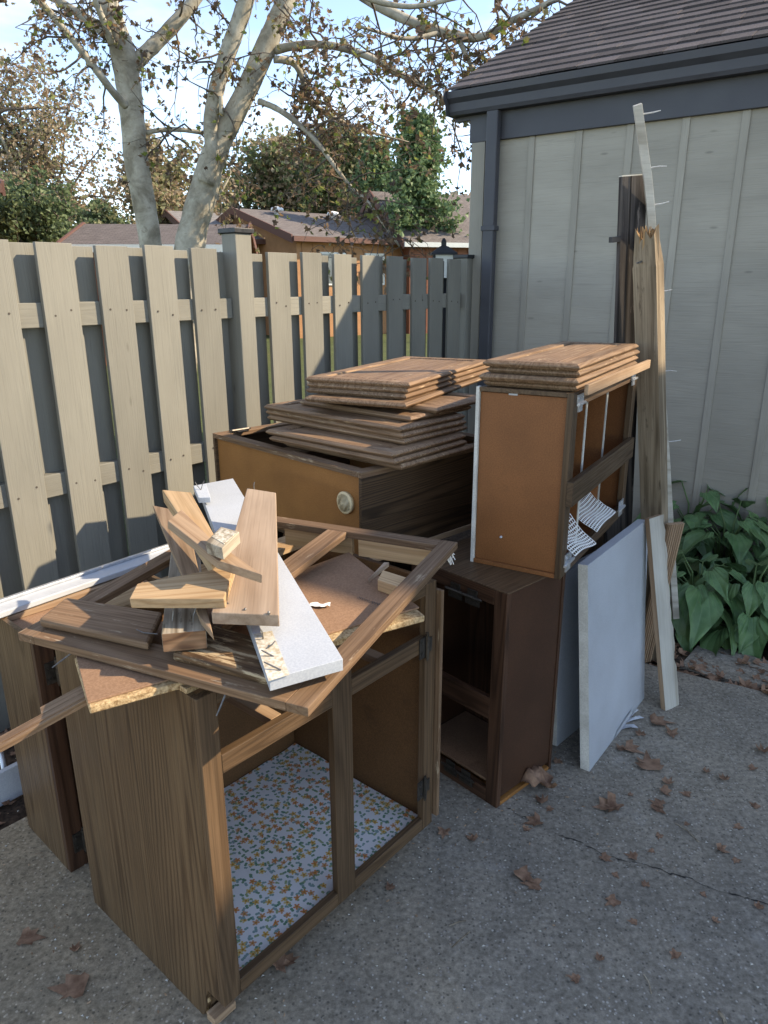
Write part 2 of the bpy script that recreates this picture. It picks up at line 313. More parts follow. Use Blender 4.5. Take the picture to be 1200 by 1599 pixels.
def floral():
    m, nt, b = newmat('floral_liner', .45, .35); v = coords(nt, rnd=False)
    base = mixc(nt, noise(nt, v, 6., 3.), (.70, .72, .74), (.80, .80, .80))
    col = base
    def layer(col, scale, off, petals, rad, cols, keep, jit=1.):
        mp = nt.nodes.new('ShaderNodeMapping'); mp.inputs['Location'].default_value = off; mp.inputs['Scale'].default_value = (scale, scale, 0); nt.links.new(v, mp.inputs[0])
        vo = nt.nodes.new('ShaderNodeTexVoronoi'); vo.voronoi_dimensions = '2D'; vo.inputs['Scale'].default_value = 1.; vo.inputs['Randomness'].default_value = jit; nt.links.new(mp.outputs[0], vo.inputs['Vector'])
        sb = nt.nodes.new('ShaderNodeVectorMath'); sb.operation = 'SUBTRACT'; nt.links.new(mp.outputs[0], sb.inputs[0]); nt.links.new(vo.outputs['Position'], sb.inputs[1])
        sx = nt.nodes.new('ShaderNodeSeparateXYZ'); nt.links.new(sb.outputs[0], sx.inputs[0])
        sep = nt.nodes.new('ShaderNodeSeparateColor'); nt.links.new(vo.outputs['Color'], sep.inputs[0])
        ang = math_(nt, 'ARCTAN2', sx.outputs[1], sx.outputs[0]); ang = math_(nt, 'ADD', ang, math_(nt, 'MULTIPLY', sep.outputs[2], 6.28))
        pet = math_(nt, 'ABSOLUTE', math_(nt, 'COSINE', math_(nt, 'MULTIPLY', ang, petals/2)))
        lim = math_(nt, 'MULTIPLY', math_(nt, 'ADD', math_(nt, 'MULTIPLY', pet, .65), .35), rad)
        mask = math_(nt, 'MULTIPLY', math_(nt, 'LESS_THAN', vo.outputs['Distance'], lim), math_(nt, 'LESS_THAN', sep.outputs[1], keep))
        r = nt.nodes.new('ShaderNodeValToRGB'); r.color_ramp.interpolation = 'CONSTANT'; e = r.color_ramp.elements
        while len(e) < len(cols): e.new(.5)
        for i, (el, cc) in enumerate(zip(e, cols)): el.position = i/len(cols); el.color = (*cc, 1)
        nt.links.new(sep.outputs[0], r.inputs[0]); col = mixc(nt, mask, col, r.outputs[0])
        if petals == 5: col = mixc(nt, math_(nt, 'MULTIPLY', math_(nt, 'LESS_THAN', vo.outputs['Distance'], rad*.28), mask), col, (.50, .22, .03))
        return col
    col = layer(col, 66., (.3, .1, 0), 2, .42, [(.16, .30, .20), (.22, .36, .33), (.28, .38, .20)], .55)
    col = layer(col, 54., (.7, .4, 0), 2, .36, [(.12, .26, .17), (.24, .36, .36)], .4)
    col = layer(col, 46., (0, 0, 0), 5, .46, [(.62, .25, .10), (.64, .42, .12), (.60, .32, .18), (.64, .48, .18)], .5)
    dirt = noise(nt, v, 3.5, 6., .7); col = mixc(nt, maprange(nt, dirt, .6, .75, 0, .35), col, (.3, .25, .17))
    nt.links.new(col, b.inputs['Base Color']); return m
floral_m = floral()
def shinglemat():
    m, nt, b = newmat('shingle', .92, .15); v = coords(nt); n = noise(nt, v, 130., 3., .7); oi = nt.nodes.new('ShaderNodeObjectInfo')
    c = ramp(nt, n, [(.3, (.056, .048, .051)), (.7, (.118, .104, .107))])
    t = maprange(nt, oi.outputs['Random'], 0, 1, .72, 1.25); cx = nt.nodes.new('ShaderNodeCombineXYZ')
    for i in range(3): nt.links.new(t, cx.inputs[i])
    nt.links.new(mixc(nt, 1., c, cx.outputs[0], 'MULTIPLY'), b.inputs['Base Color']); bump(nt, b, n, .6, .002); return m
shingle_m = shinglemat()
def farroof(name, a, c2, cs=9.):
    m, nt, b = newmat(name, .9, .15); v = coords(nt, (1, 1, 1), False); n = noise(nt, v, 6., 4., .7)
    br = nt.nodes.new('ShaderNodeTexBrick'); br.inputs['Scale'].default_value = 3.; nt.links.new(v, br.inputs['Vector']); br.inputs['Color1'].default_value = (*a, 1); br.inputs['Color2'].default_value = (*c2, 1); br.inputs['Mortar'].default_value = (*[x*.6 for x in a], 1); br.inputs['Mortar Size'].default_value = .015
    c = mixc(nt, 1., br.outputs[0], ramp(nt, n, [(.3, (.8, .8, .8)), (.7, (1.15, 1.15, 1.15))]), 'MULTIPLY'); nt.links.new(c, b.inputs['Base Color']); return m
roof_grey = farroof('roof_grey', (.20, .185, .18), (.25, .235, .225)); roof_brown = farroof('roof_brown', (.145, .125, .118), (.185, .16, .15)); roof_dark = farroof('roof_dark', (.115, .098, .092), (.15, .128, .12))
cedar = painted('orange_siding', (.40, .20, .095), gs=(3, 60, 60), bstr=.3); redwall = painted('red_siding', (.24, .10, .06), gs=(3, 60, 60), bstr=.3)
trim_red = plain('rake_board', (.12, .055, .04), .7); win_frame = plain('window_trim', (.62, .62, .58), .5, 0, .05)
glass = plain('window_glass', (.06, .07, .08), .08, 0, .1, 3, .6); vent_white = plain('vent_white', (.75, .75, .73), .4, 0, .05)
lamp_glass = plain('lamp_glass', (.72, .73, .70), .25, 0, .05)
# ================================================================== SETTING
FO = V((-1.739, 2.13, 0)); FD = az(38.31); FN = V((FD.y, -FD.x, 0))          # fence line, direction, normal to the patio
C0 = FO + FD*3.763; WD = az(125); WN = az(215); WU = az(35)                 # building corner, wall direction, outward normal
Z = V((0, 0, 1))
def sheet(name, pts, mat, kind='structure', M=I4):
    o = link(name, mesh(pts, [tuple(range(len(pts)))]), M, None, mat); o['kind'] = kind; return o
sheet('ground', [(-250, -60, -.07), (250, -60, -.07), (250, 400, -.07), (-250, 400, -.07)], grass)
e1 = U(1045, 1045); e2 = U(1200, 1083); ed = (e2-e1).normalized(); l0 = V((-1.2, 1.84, 0)); ld = az(38.31)
den = ed.x*ld.y-ed.y*ld.x; tt = ((l0.x-e1.x)*ld.y-(l0.y-e1.y)*ld.x)/den; PX = e1+ed*tt
slab = [PX, PX-ld*9, PX-ld*9+ed*12, PX+ed*12]
# slab with a slightly crumbled edge
def edge(a, b, n, j):
    d = (b-a); nn = V((-d.y, d.x, 0)).normalized(); return [a+d*(i/n)+nn*random.uniform(-j, j)*(0 < i) for i in range(n)]
poly = edge(slab[0], slab[1], 60, .006)+[slab[1], slab[2]]+[slab[3]]+edge(slab[3], slab[0], 120, .009)[1:]
n_ = len(poly); vs = [(p.x, p.y, -.12) for p in poly]+[(p.x, p.y, 0) for p in poly]
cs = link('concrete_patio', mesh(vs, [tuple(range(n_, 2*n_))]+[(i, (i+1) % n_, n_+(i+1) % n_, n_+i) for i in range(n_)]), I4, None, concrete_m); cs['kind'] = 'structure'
# make the top face up
if cs.data.polygons[0].normal.z < 0: cs.data.flip_normals()
# mulch bed grid with relief
def relief(name, O, a, b, na, nb, z0, amp, mat):
    vs = []; fs = []
    for i in range(na+1):
        for j in range(nb+1):
            p = O+a*(i/na)+b*(j/nb); vs.append((p.x, p.y, z0+random.uniform(-amp, amp)))
    for i in range(na):
        for j in range(nb): k = i*(nb+1)+j; fs.append((k, k+nb+1, k+nb+2, k+1))
    me = mesh(vs, fs, True); o = link(name, me, I4, None, mat); o['kind'] = 'structure'; return o
relief('mulch_bed', PX-ed*.3+V((0, 0, 0)), ed*9, az(35)*3.2, 150, 46, -.028, .012, soil)
relief('mulch_strip', l0-ld*2.5, ld*7.5, -FN*.95, 120, 18, -.04, .012, soil)
# crack in the concrete: thin dark sliver following the photo's line
ck = [(792, 1262), (815, 1276), (838, 1283), (862, 1300), (885, 1308), (910, 1318), (938, 1333), (965, 1343), (990, 1347), (1018, 1355), (1046, 1366), (1075, 1371), (1100, 1384), (1125, 1393), (1150, 1400), (1175, 1405), (1215, 1418)]
pts = []
for (x, y), (x2, y2) in zip(ck, ck[1:]):
    for k in range(4): pts.append(U(x+(x2-x)*k/4, y+(y2-y)*k/4+random.uniform(-1.6, 1.6)))
vs = []; fs = []
for i, p in enumerate(pts):
    w = (.0010+.0026*random.random()**2)*(.4 if (i//5) % 4 == 2 else 1.); p = p+V((random.uniform(-.003, .003), random.uniform(-.004, .004), 0)); vs += [(p.x-w*.3, p.y+w, .0022), (p.x+w*.3, p.y-w, .0022)]
for i in range(len(pts)-1): fs.append((2*i, 2*i+1, 2*i+3, 2*i+2))
ckm = plain('crack_dirt', (.025, .023, .022), .95); ck_o = link('patio_crack', mesh(vs, fs), I4, cs, ckm)
# ------------------------------------------------------------------ fence
fence = thing('fence', 'grey shadowbox board fence with capped posts behind the discarded cabinets', 'fence', FO)
fm = None
def fboard(s0, w, n1, ztop, zb=-.06, t=.019, name='board', lean=0.):
    O = FO+FD*s0+FN*n1+Z*zb; up = (Z*(ztop-zb)+FD*lean)
    return board(name, O, up, FD*w, -t if False else -t, fence_paint, fence, .002)
FS = [-.2, .13, .46, .79, 1.118, 1.449, 1.756, 2.08, 2.706, 3.034, 3.369, 3.692, 4.022, 4.354, 4.618, 4.91]
fronts = []
for i, s in enumerate(FS):
    j = random.uniform(-.004, .004)
    # ex=up, ey=FD -> thickness axis up x FD ; choose sign so the board lies behind the plane
    ax = Z.cross(FD); sg = 1 if ax.dot(FN) < 0 else -1
    o = board('board', FO+FD*(s*.71)+Z*-.06+FN*random.uniform(-.001, .002), Z*(1.83+random.uniform(-.006, .006)), FD*.14+Z*0, sg*.019, fence_paint, fence, .002); fronts.append(s*.71)
nh = MB()
for s in fronts:
    for zz in (1.515, .87, .23):
        for u in (.035, .105):
            p = FO+FD*(s+u+random.uniform(-.008, .008))+FN*.0022+Z*(zz+random.uniform(-.02, .02)); nh.tube([p-FN*.002, p+FN*.0006], .0042, 8)
tag(nh.build('nail_heads', plain('rusty_nail', (.07, .055, .045), .7), fence, MW[fence]), None, kind='stuff')
gaps = []
fr = sorted(fronts)
for a, b in zip(fr, fr[1:]):
    g0, g1 = a+.14, b
    if g1-g0 < .2: gaps.append((g0+g1)/2)
    else: gaps += [g0+.045, g1-.05]
for g in gaps:
    board('back_board', FO+FD*(g-.074)+FN*-.0645+Z*-.06, Z*(1.825+random.uniform(-.008, .008)), FD*.148, sg*.019, fence_paint, fence, .002)
for zt in (1.559, .916, .27):
    for s0, s1 in ((-.3, 1.700), (1.800, 3.72)):
        board('rail', FO+FD*s0+FN*-.0195+Z*(zt-.089), FD*(s1-s0), Z*.089, (1 if FD.cross(Z).dot(FN) < 0 else -1)*.045, fence_paint, fence, .003)
def fpost(s, top):
    p = board('post', FO+FD*(s-.0475)+FN*.026+Z*-.06, Z*(top+.06), FD*.095, sg*.095, fence_paint, fence, .004)
    c = FO+FD*s+FN*(-.0215)+Z*top; Mx = basis(FD, FN, c); mb = MB(); h = .058
    mb.box(-h, h, -h, h, .0, .02, Mx); mb.add([Mx @ V(v) for v in [(-h*.93, -h*.93, .02), (h*.93, -h*.93, .02), (h*.93, h*.93, .02), (-h*.93, h*.93, .02), (-.022, -.022, .042), (.022, -.022, .042), (.022, .022, .042), (-.022, .022, .042)]], BOXF)
    mb.build('post_cap', black_m, p, Mx, bev=.002)
fpost(1.752, 1.862); fpost(3.705, 1.80)
# ------------------------------------------------------------------ garden building
bld = thing('garden_building', 'tan board and batten building with slate trim and shingle roof', 'building', C0)
WL = 5.5; ZB, ZF = .06, 2.47
bs = [.387-.298+.298*i for i in range(19)]
sgw = 1 if WD.cross(Z).dot(WN) < 0 else -1
prev = 0.
for i, b in enumerate(bs+[WL]):
    if b-prev > .05:
        # horizontally sawn siding panel
        board('siding_panel', C0+WD*prev+Z*ZB, WD*(b-prev-.001), Z*(ZF-ZB), sgw*.02, siding_paint, bld, 0)
    prev = b
for b in bs: board('batten', C0+WD*(b-.021)+WN*.009+Z*ZB, Z*(ZF-ZB), WD*.040, (1 if Z.cross(WD).dot(WN) < 0 else -1)*.009, siding_paint, bld, .002)
board('corner_board', C0+WD*-.012+WN*.034+Z*ZB, Z*(ZF-ZB-.002), WD*.095, (1 if Z.cross(WD).dot(WN) < 0 else -1)*.034, siding_paint, bld, .002)
board('frieze_board', C0+WD*-.03+WN*.03+Z*ZF, WD*(WL+.03), Z*.21, sgw*.05, slate, bld, .002)
board('end_wall', C0+WD*.0-WN*.021+Z*ZB, -WN*5.0, Z*2.6, (1 if (-WN).cross(Z).dot(WD) > 0 else -1)*.1, siding_paint, bld, 0)
board('soffit', C0+WD*-.13+WN*.10+Z*2.68, WD*(WL+.13), -WN*.3, .012, slate, bld, 0)
# gutter: ogee profile swept along the eave
gp = [(.03, 2.625), (.095, 2.625), (.105, 2.645), (.108, 2.69), (.135, 2.715), (.14, 2.752), (.128, 2.752), (.12, 2.73), (.098, 2.70), (.09, 2.64), (.03, 2.635)]
vs = []; 
for s in (-.14, WL):
    for n, z in gp: vs.append(C0+WD*s+WN*n+Z*z)
n = len(gp); fs = [(i, (i+1) % n, n+(i+1) % n, n+i) for i in range(n)]+[tuple(range(n))[::-1], tuple(range(n, 2*n))]
Mb = MW[bld].inverted(); g = MB(); g.add(vs, fs); gut = g.build('gutter', slate, bld, MW[bld])
bm = bmesh.new(); bm.from_mesh(gut.data); bmesh.ops.recalc_face_normals(bm, faces=bm.faces); bm.to_mesh(gut.data); bm.free()
board('fascia', C0+WD*-.14+WN*.029+Z*2.60, WD*(WL+.14), Z*.155, sgw*.02, slate, bld, .002)
# gutter end cap
prism('end_cap', [(.0, 0), (.11, 0), (.118, .06), (.145, .09), (.148, .137), (0, .137)], C0+WD*-.142+WN*.028+Z*2.62, WN, Z, .004, slate, bld)
# downspout with strap
ds = board('downspout', C0+WD*.115+WN*.092+Z*.1, Z*2.53, WD*.078, (1 if Z.cross(WD).dot(WN) < 0 else -1)*.055, slate, bld, .008)
board('strap', C0+WD*.105+WN*.097+Z*1.94, WD*.098, Z*.03, sgw*.062, slate, ds, .003)
# roof
PA = R(27); SU = WU*math.cos(PA)+Z*math.sin(PA); RO = C0+WN*.115+Z*2.765
nr = (WD.cross(SU)); nr = nr if nr.z > 0 else -nr
board('roof_deck', RO+WD*-.13-nr*.012, WD*(WL+.13), SU*3.2, (1 if WD.cross(SU).z < 0 else -1)*.03, slate, bld, 0)
rid = RO+SU*3.2; SB = WU*math.cos(PA)-Z*math.sin(PA)
board('back_slope', rid+WD*-.13, WD*(WL+.13), SB*3.2, (1 if WD.cross(SB).z < 0 else -1)*.03, shingle_m, bld, 0)
# shingle tabs, one object each near the eave's visible stretch
Mr = basis(WD, SU, RO)
def tabmesh(w, h=.19, t=.012):
    vs = [(0, 0, .002), (w, 0, .002), (w, h, -.004), (0, h, -.004), (0.001, .0, .002+t), (w-.001, .0, .002+t), (w, h, .001), (0, h, .001)]
    me = mesh(vs, BOXF); me.materials.append(shingle_m); return me
tabs = [tabmesh(w) for w in (.17, .21, .25, .28)]; tw = (.17, .21, .25, .28)
if Mr.to_3x3().col[2].z < 0: Mr = Mr @ Matrix.Diagonal((1, 1, -1, 1))
rowh = .142; cnt = 0; extra = MB()
for r in range(22):
    s = -.125-random.random()*.12
    while s < 3.5:
        k = random.randrange(4); w = tw[k]; s0 = s
        if s0 < -.135: w0 = w-(-.135-s0); s0 = -.135
        else: w0 = w
        Mt = Mr @ Matrix.Translation((s0, r*rowh-.012+random.uniform(-.004, .004), random.uniform(0, .003))) @ Matrix.Diagonal((w0/w, 1, 1, 1))
        if cnt < 290 and w0 > .03:
            link('shingle', tabs[k], Mt, bld); cnt += 1
        elif w0 > .03: extra.add([Mt @ V(v.co) for v in tabs[k].vertices], BOXF)
        s += w+.003
    while s < WL:
        k = random.randrange(4); Mt = Mr @ Matrix.Translation((s, r*rowh-.012, 0)); extra.add([Mt @ V(v.co) for v in tabs[k].vertices], BOXF); s += tw[k]+.003
tag(extra.build('shingle_field', shingle_m, bld, MW[bld]), None, kind='stuff')
# rake board on the gable end
board('rake_board', RO+WD*-.142-nr*.02, SU*3.2, -nr*.12, .02, slate, bld, 0)
# unseen tall block added farther along the wall to shade the pile
UO = C0+WD*5.5
up_ = MB(); Mu = basis(WD, WU, UO); up_.box(0, 9, -.0, 6.5, .02, 4.33, Mu); up_.build('shade_block', siding_paint, bld, Mu)
up_ = MB(); up_.box(-.12, 9.1, -.12, 6.6, 4.33, 4.42, Mu); up_.build('shade_block_top', slate, bld, Mu)  # overhanging top slab of the added shade block
# ================================================================== OBJECTS
def sgn(a, b, want): return 1 if a.cross(b).dot(want) > 0 else -1
def hinge(parent, P, u, n, mat=dark_hinge, size=1.):
    """butt/wrap hinge: plate in plane (u, u x n), barrel along u"""
    M = basis(u, n.cross(u), P); mb = MB(); s = size
    if M.to_3x3().col[2].dot(n) < 0: M = basis(u, u.cross(n), P)
    mb.box(-.026*s, .026*s, -.002, .024*s, 0, .003, M); mb.box(-.017*s, .017*s, -.022*s, -.002, 0, .004, M)
    mb.tube([M @ V((-.03*s, -.001, .006)), M @ V((.03*s, -.001, .006))], .0045*s, 8)
    mb.tube([M @ V((-.036*s, -.001, .006)), M @ V((-.03*s, -.001, .006))], .003*s, 6); mb.tube([M @ V((.03*s, -.001, .006)), M @ V((.036*s, -.001, .006))], .003*s, 6)
    for x in (-.014, .014): mb.tube([M @ V((x*s, .014*s, .003)), M @ V((x*s, .014*s, .0052))], .0042*s, 8)
    return mb.build('hinge', mat, parent, M)
# ------------------------------------------------------------------ sink base cabinet (front)
AO = V((-.355, 1.186, 0)); AW = V((math.cos(.8611), math.sin(.8611), 0)); AD = V((-AW.y, AW.x, 0)); aw, ad, ah = .757, .588, .876
A = thing('base_cabinet', 'open oak base cabinet with floral shelf liner under the scrap wood', 'cabinet', AO)
# left side panel with toe-kick notch and broken corner (u up, v back)
prism('side_panel', [(0, .094), (.012, .084), (.03, .079), (.05, .072), (.07, .074), (.088, .066), (.1, .062), (.1, .0195), (ah, .0195), (ah, ad), (0, ad)], AO, Z, AD, sgn(Z, AD, AW)*.014, oak_side, A)
prism('chipped_core', [(0, .0), (.016, -.012), (.034, -.014), (.052, -.022), (.07, -.019), (.09, -.026), (.1, -.02), (.1, .0), (0, .0)][:-1], AO+AD*.0935+AW*.003, Z, AD, sgn(Z, AD, AW)*.008, chip, A)
board('side_panel', AO+AW*aw+AD*.02+Z*.1, Z*(ah-.1), AD*(ad-.02), sgn(Z, AD, -AW)*.013, brown_in, A)
board('side_panel', AO+AW*(aw+.0005)+AD*.02+Z*.1, Z*(ah-.1), AD*(ad-.02), sgn(Z, AD, AW)*.003, oak_dark, A); board('side_foot', AO+AW*(aw-.012)+AD*.078, Z*.0995, AD*(ad-.08), sgn(Z, AD, AW)*.012, oak_dark, A)
board('back_panel', AO+AD*(ad-.008)+AW*.015+Z*.02, Z*(ah-.03), AW*(aw-.03), sgn(Z, AW, AD)*.006, brown_in, A)
fl = board('floor_panel', AO+AD*.02+AW*.015+Z*.112, AW*(aw-.03), AD*(ad-.03), sgn(AW, AD, -Z)*.012, brown_in, A)
Ml = basis(AW, AD, AO+AD*.021+AW*.016+Z*.1145)
lv = []; lf = []
for i in range(17):
    for j in range(13): lv.append((i/16*(aw-.033), j/12*(ad-.034), .0012*math.sin(i*1.3)*math.sin(j*.9)+(.006 if i == 16 and j > 8 else 0)))
for i in range(16):
    for j in range(12): k = i*13+j; lf.append((k, k+13, k+14, k+1))
o = link('shelf_liner', mesh(lv, lf, True), Ml, fl, floral_m); o['label'] = 'white shelf paper printed with orange and yellow flowers'
board('toe_kick', AO+AD*.076+AW*.014+Z*.002, AW*(aw-.028), Z*.096, sgn(AW, Z, AD)*.012, oak_dark, A)
board('toe_cleat', AO+AD*.04+AW*-.004+Z*.012, AW*.06, Z*.022, sgn(AW, Z, AD)*.03, raw_tan, A)
ff = .0195
def aframe(name, x0, x1, z0, z1, vert, m=oak_dark, d0=0.):
    O = AO+AW*x0+Z*z0+AD*d0
    if vert: return board(name, O, Z*(z1-z0), AW*(x1-x0), sgn(Z, AW, AD)*ff, m, A, .0015)
    return board(name, O, AW*(x1-x0), Z*(z1-z0), sgn(AW, Z, AD)*ff, m, A, .0015)
aframe('stile', 0, .046, .1, ah, True); sr = aframe('stile', aw-.046, aw, .1, ah, True); aframe('stile', .36, .425, .1, ah, True)
aframe('rail', .046, aw-.046, .1, .142, False) if False else [aframe('rail', a, b, .1, .14, False) for a, b in ((.0465, .3595), (.4255, aw-.0465))]
for a, b in ((.0465, .3595), (.4255, aw-.0465)): aframe('drawer_rail', a, b, .685, .728, False); aframe('top_rail', a, b, ah-.03, ah, False)
for z in (.25, .70): hinge(sr, AO+AW*(aw-.046)+AD*-.001+Z*z, Z, -AD, dark_hinge, 1.15)
# loose drawer runners and corner blocks inside
board('drawer_runner', AO+AW*.20+AD*.03+Z*.70, AD*.5, AW*.03, sgn(AD, AW, Z)*.02, raw_tan, A); board('drawer_runner', AO+AW*.55+AD*.03+Z*.70, AD*.5, AW*.03, sgn(AD, AW, Z)*.02, raw_tan, A)
board('back_brace', AO+AW*.015+AD*(ad-.10)+Z*(ah-.02), AW*(aw-.03), AD*.085, sgn(AW, AD, Z)*.018, raw_warm, A)
board('front_brace', AO+AW*.0+AD*.03+Z*(ah+.0005), AW*.05, AD*.10, sgn(AW, AD, Z)*.012, chip, A)
mb = MB(); Mk = basis(Z, AD, AO+AW*(aw-.0135)+AD*.10+Z*.80); c = AO+AW*(aw-.014)+AD*.09+Z*.80
mb.tube([c, c-AW*.012, c-AW*.016, c-AW*.03], [.008, .008, .016, .014], 12); mb.build('roller', liner_net, A, Matrix.Translation(c), True)
board('door_edge', AO+AW*(aw+.004)+AD*-.014+Z*.125, Z*(ah-.155), AD*.03, sgn(Z, AD, AW)*.012, oak_worn, A)
# ------------------------------------------------------------------ wall cabinets
def wallcab(name, label, O, l, w, z0, h, skin, lining, frame, openside, group=None):
    """box with edges l (vector), w (vector), height h from z0. openside: 'front' = face along w at O (normal -l) ; 'right' = face along l at O (normal -w); 'top'"""
    t = thing(name, label, 'cabinet', O, 0, group); return t
# C: lies on its back under the tall door stack (face frame up)
CO = V((-.07, 2.168, .757)); CL = az(46.47); CW = az(-43.53); cl, cw, chh = .72, .88, .305
Cc = thing('wall_cabinet', 'wall cabinet lying on its back with orange end panel and cream plastic cap', 'cabinet', CO)
board('end_panel', CO+CL*.012+CW*.014+Z*.012, CW*(cw-.028), Z*(chh-.03), sgn(CW, Z, CL)*.006, orange, Cc)
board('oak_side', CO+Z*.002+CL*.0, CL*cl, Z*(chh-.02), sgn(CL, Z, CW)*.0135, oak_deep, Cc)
board('oak_side', CO+CW*(cw-.0135)+Z*.002, CL*cl, Z*(chh-.02), sgn(CL, Z, CW)*.0135, oak_dark, Cc)
board('end_panel', CO+CL*(cl-.02)+CW*.014+Z*.012, CW*(cw-.028), Z*(chh-.03), sgn(CW, Z, CL)*.012, orange, Cc)
board('back_panel', CO+CL*.012+CW*.0138+Z*.0025, CL*(cl-.024), CW*(cw-.0276), sgn(CL, CW, Z)*.006, brown_in, Cc)
board('hanging_rail', CO+CL*.02+CW*-.006+Z*-.0, CL*(cl-.05), Z*.018, sgn(CL, Z, -CW)*.010, raw_tan, Cc)
def cframe(a0, a1, b0, b1, alongw, m=oak_worn):
    O = CO+CL*a0+CW*b0+Z*(chh-.0185)
    if alongw: return board('face_rail', O, CW*(b1-b0), CL*(a1-a0), sgn(CW, CL, Z)*.0185, m, Cc, .0015)
    return board('face_stile', O, CL*(a1-a0), CW*(b1-b0), sgn(CL, CW, Z)*.0185, m, Cc, .0015)
cframe(0, .045, .045, cw-.045, True, oak_worn); cframe(cl-.045, cl, .045, cw-.045, True); cframe(0, cl, 0, .0445, False); st = cframe(0, cl, cw-.0445, cw, False); cframe(.0455, cl-.0455, cw*.5-.03, cw*.5+.03, False)
hinge(st, CO+CL*.10+CW*(cw-.045)+Z*(chh+.0005), CL, Z, dark_hinge, 1.3)
capc = U(545, 770, .93); capc = CO+CW*.085+Z*.19
mb = MB(); nn = -CL
prof = [(.0, .036), (.010, .0375), (.0125, .0375), (.0145, .0345), (.0145, .0295), (.0125, .0275), (.0125, .0145), (.0138, .013), (.0138, .0001)]
mb.tube([capc-nn*.0125+nn*(p[0]) for p in prof], [p[1] for p in prof], 28); mb.build('plastic_cap', cream, Cc, Matrix.Translation(capc), True)['label'] = 'round cream plastic cap'
# support under C, standing upright on the patio
def plaincab(name, label, O, l, w, h, m1, m2, open_l=False):
    t = thing(name, label, 'cabinet', O)
    L_, W_ = l.normalized(), w.normalized(); ll, ww = l.length, w.length
    board('side_panel', O+Z*.001, Z*h, l, sgn(Z, L_, W_)*.0135, m1, t); board('side_panel', O+w-W_*.0135+Z*.001, Z*h, l, sgn(Z, L_, W_)*.0135, m1, t)
    board('back_panel', O+L_*(ll-.008)+W_*.014+Z*.001, Z*h, w-W_*.028, sgn(Z, W_, L_)*.006, m2, t)
    board('top_panel', O+L_*.02+W_*.014+Z*(h-.014), l-L_*.03, w-W_*.028, sgn(L_, W_, Z)*.013, m2, t); board('bottom_panel', O+L_*.02+W_*.014+Z*.012, l-L_*.03, w-W_*.028, sgn(L_, W_, Z)*.012, m2, t)
    for a, b in ((0, .045), (ww-.045, ww)): board('stile', O+W_*a+Z*.001, Z*h, W_*(b-a), sgn(Z, W_, -L_)*.019, m1, t)
    for z in (.001, h-.045): board('rail', O+W_*.0455+Z*z, W_*(ww-.091), Z*.044, sgn(W_, Z, -L_)*.019, m1, t)
    return t
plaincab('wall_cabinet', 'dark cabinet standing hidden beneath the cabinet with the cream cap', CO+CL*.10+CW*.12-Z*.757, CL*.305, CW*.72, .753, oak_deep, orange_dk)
# B: narrow wall cabinet at the far left, oak side to the camera
BO = V((-.909, 1.673, 0)); BL = az(42); BW = az(-48); bh = .745
Bc = thing('wall_cabinet', 'upright oak cabinet at the left edge beside the fence, mostly side panel visible', 'cabinet', BO)
board('side_panel', BO+BW*.019, Z*bh, BW*.265, sgn(Z, BW, BL)*.014, oak_side, Bc); board('stile', BO, Z*bh, BL*.05, sgn(Z, BL, BW)*.0185, red_dark, Bc, .0015)
bst = board('stile', BO+BL*.40, Z*bh, BL*.05, sgn(Z, BL, BW)*.0185, red_dark, Bc)
for z0, z1 in ((0, .045), (bh-.045, bh)): board('rail', BO+BL*.0505+Z*z0, BL*.349, Z*(z1-z0), sgn(BL, Z, BW)*.0185, red_dark, Bc)
board('top_panel', BO+BW*.019+BL*.0145+Z*(bh-.03), BL*.42, BW*.262, sgn(BL, BW, Z)*.012, hardboard, Bc); board('side_panel', BO+BW*.019+BL*.436, Z*bh, BW*.265, sgn(Z, BW, BL)*.014, oak_side, Bc); board('bottom_panel', BO+BW*.019+BL*.0145+Z*.02, BL*.42, BW*.262, sgn(BL, BW, Z)*.012, hardboard, Bc)
board('back_panel', BO+BW*.278+BL*.0145+Z*.03, BL*.42, Z*(bh-.03), sgn(BL, Z, BW)*.006, hardboard, Bc)
board('hanging_rail', BO+BW*.20+BL*.0145+Z*(bh-.017), BL*.42, BW*.075, sgn(BL, BW, Z)*.016, raw_tan, Bc)
for z in (.09, .64): hinge(bst if False else Bc, BO+BL*.048+BW*-.0005+Z*z, Z, -BW, dark_hinge, 1.2)
# D: dark cabinet standing on its end
DO = V((.360, 1.935, 0)); DL = az(47.5); DW = az(-42.5); dh, dd_, dw = .754, .30, .40
Dc = thing('wall_cabinet', 'dark brown cabinet standing on end with open two-bay front, under the orange one', 'cabinet', DO)
def dfr(a, b, z0, z1, vert, nm):
    O = DO+DW*a+Z*z0
    return board(nm, O, Z*(z1-z0), DW*(b-a), sgn(Z, DW, DL)*.019, red_dark, Dc, .0015) if vert else board(nm, O, DW*(b-a), Z*(z1-z0), sgn(DW, Z, DL)*.019, red_dark, Dc, .0015)
dfr(0, .048, .0, dh, True, 'stile'); dfr(dw-.048, dw, 0, dh, True, 'stile')
dt = dfr(.0485, dw-.0485, dh-.05, dh-.0005, False, 'rail'); dm = dfr(.0485, dw-.0485, .31, .385, False, 'mid_rail'); db = dfr(.0485, dw-.0485, 0, .05, False, 'rail')
board('top_side', DO+DL*.0195+DW*.0+Z*(dh-.0135), DL*.155, DW*dw, sgn(DL, DW, Z)*.0135, oak_dark, Dc) if False else prism('top_side', [(.0, -.003), (dd_-.10, -.003), (dd_-.03, .10), (dd_, .20), (dd_, dw), (0, dw)], DO+DL*.0+Z*(dh), DL, DW, sgn(DL, DW, Z)*.004, oak_dark, Dc)
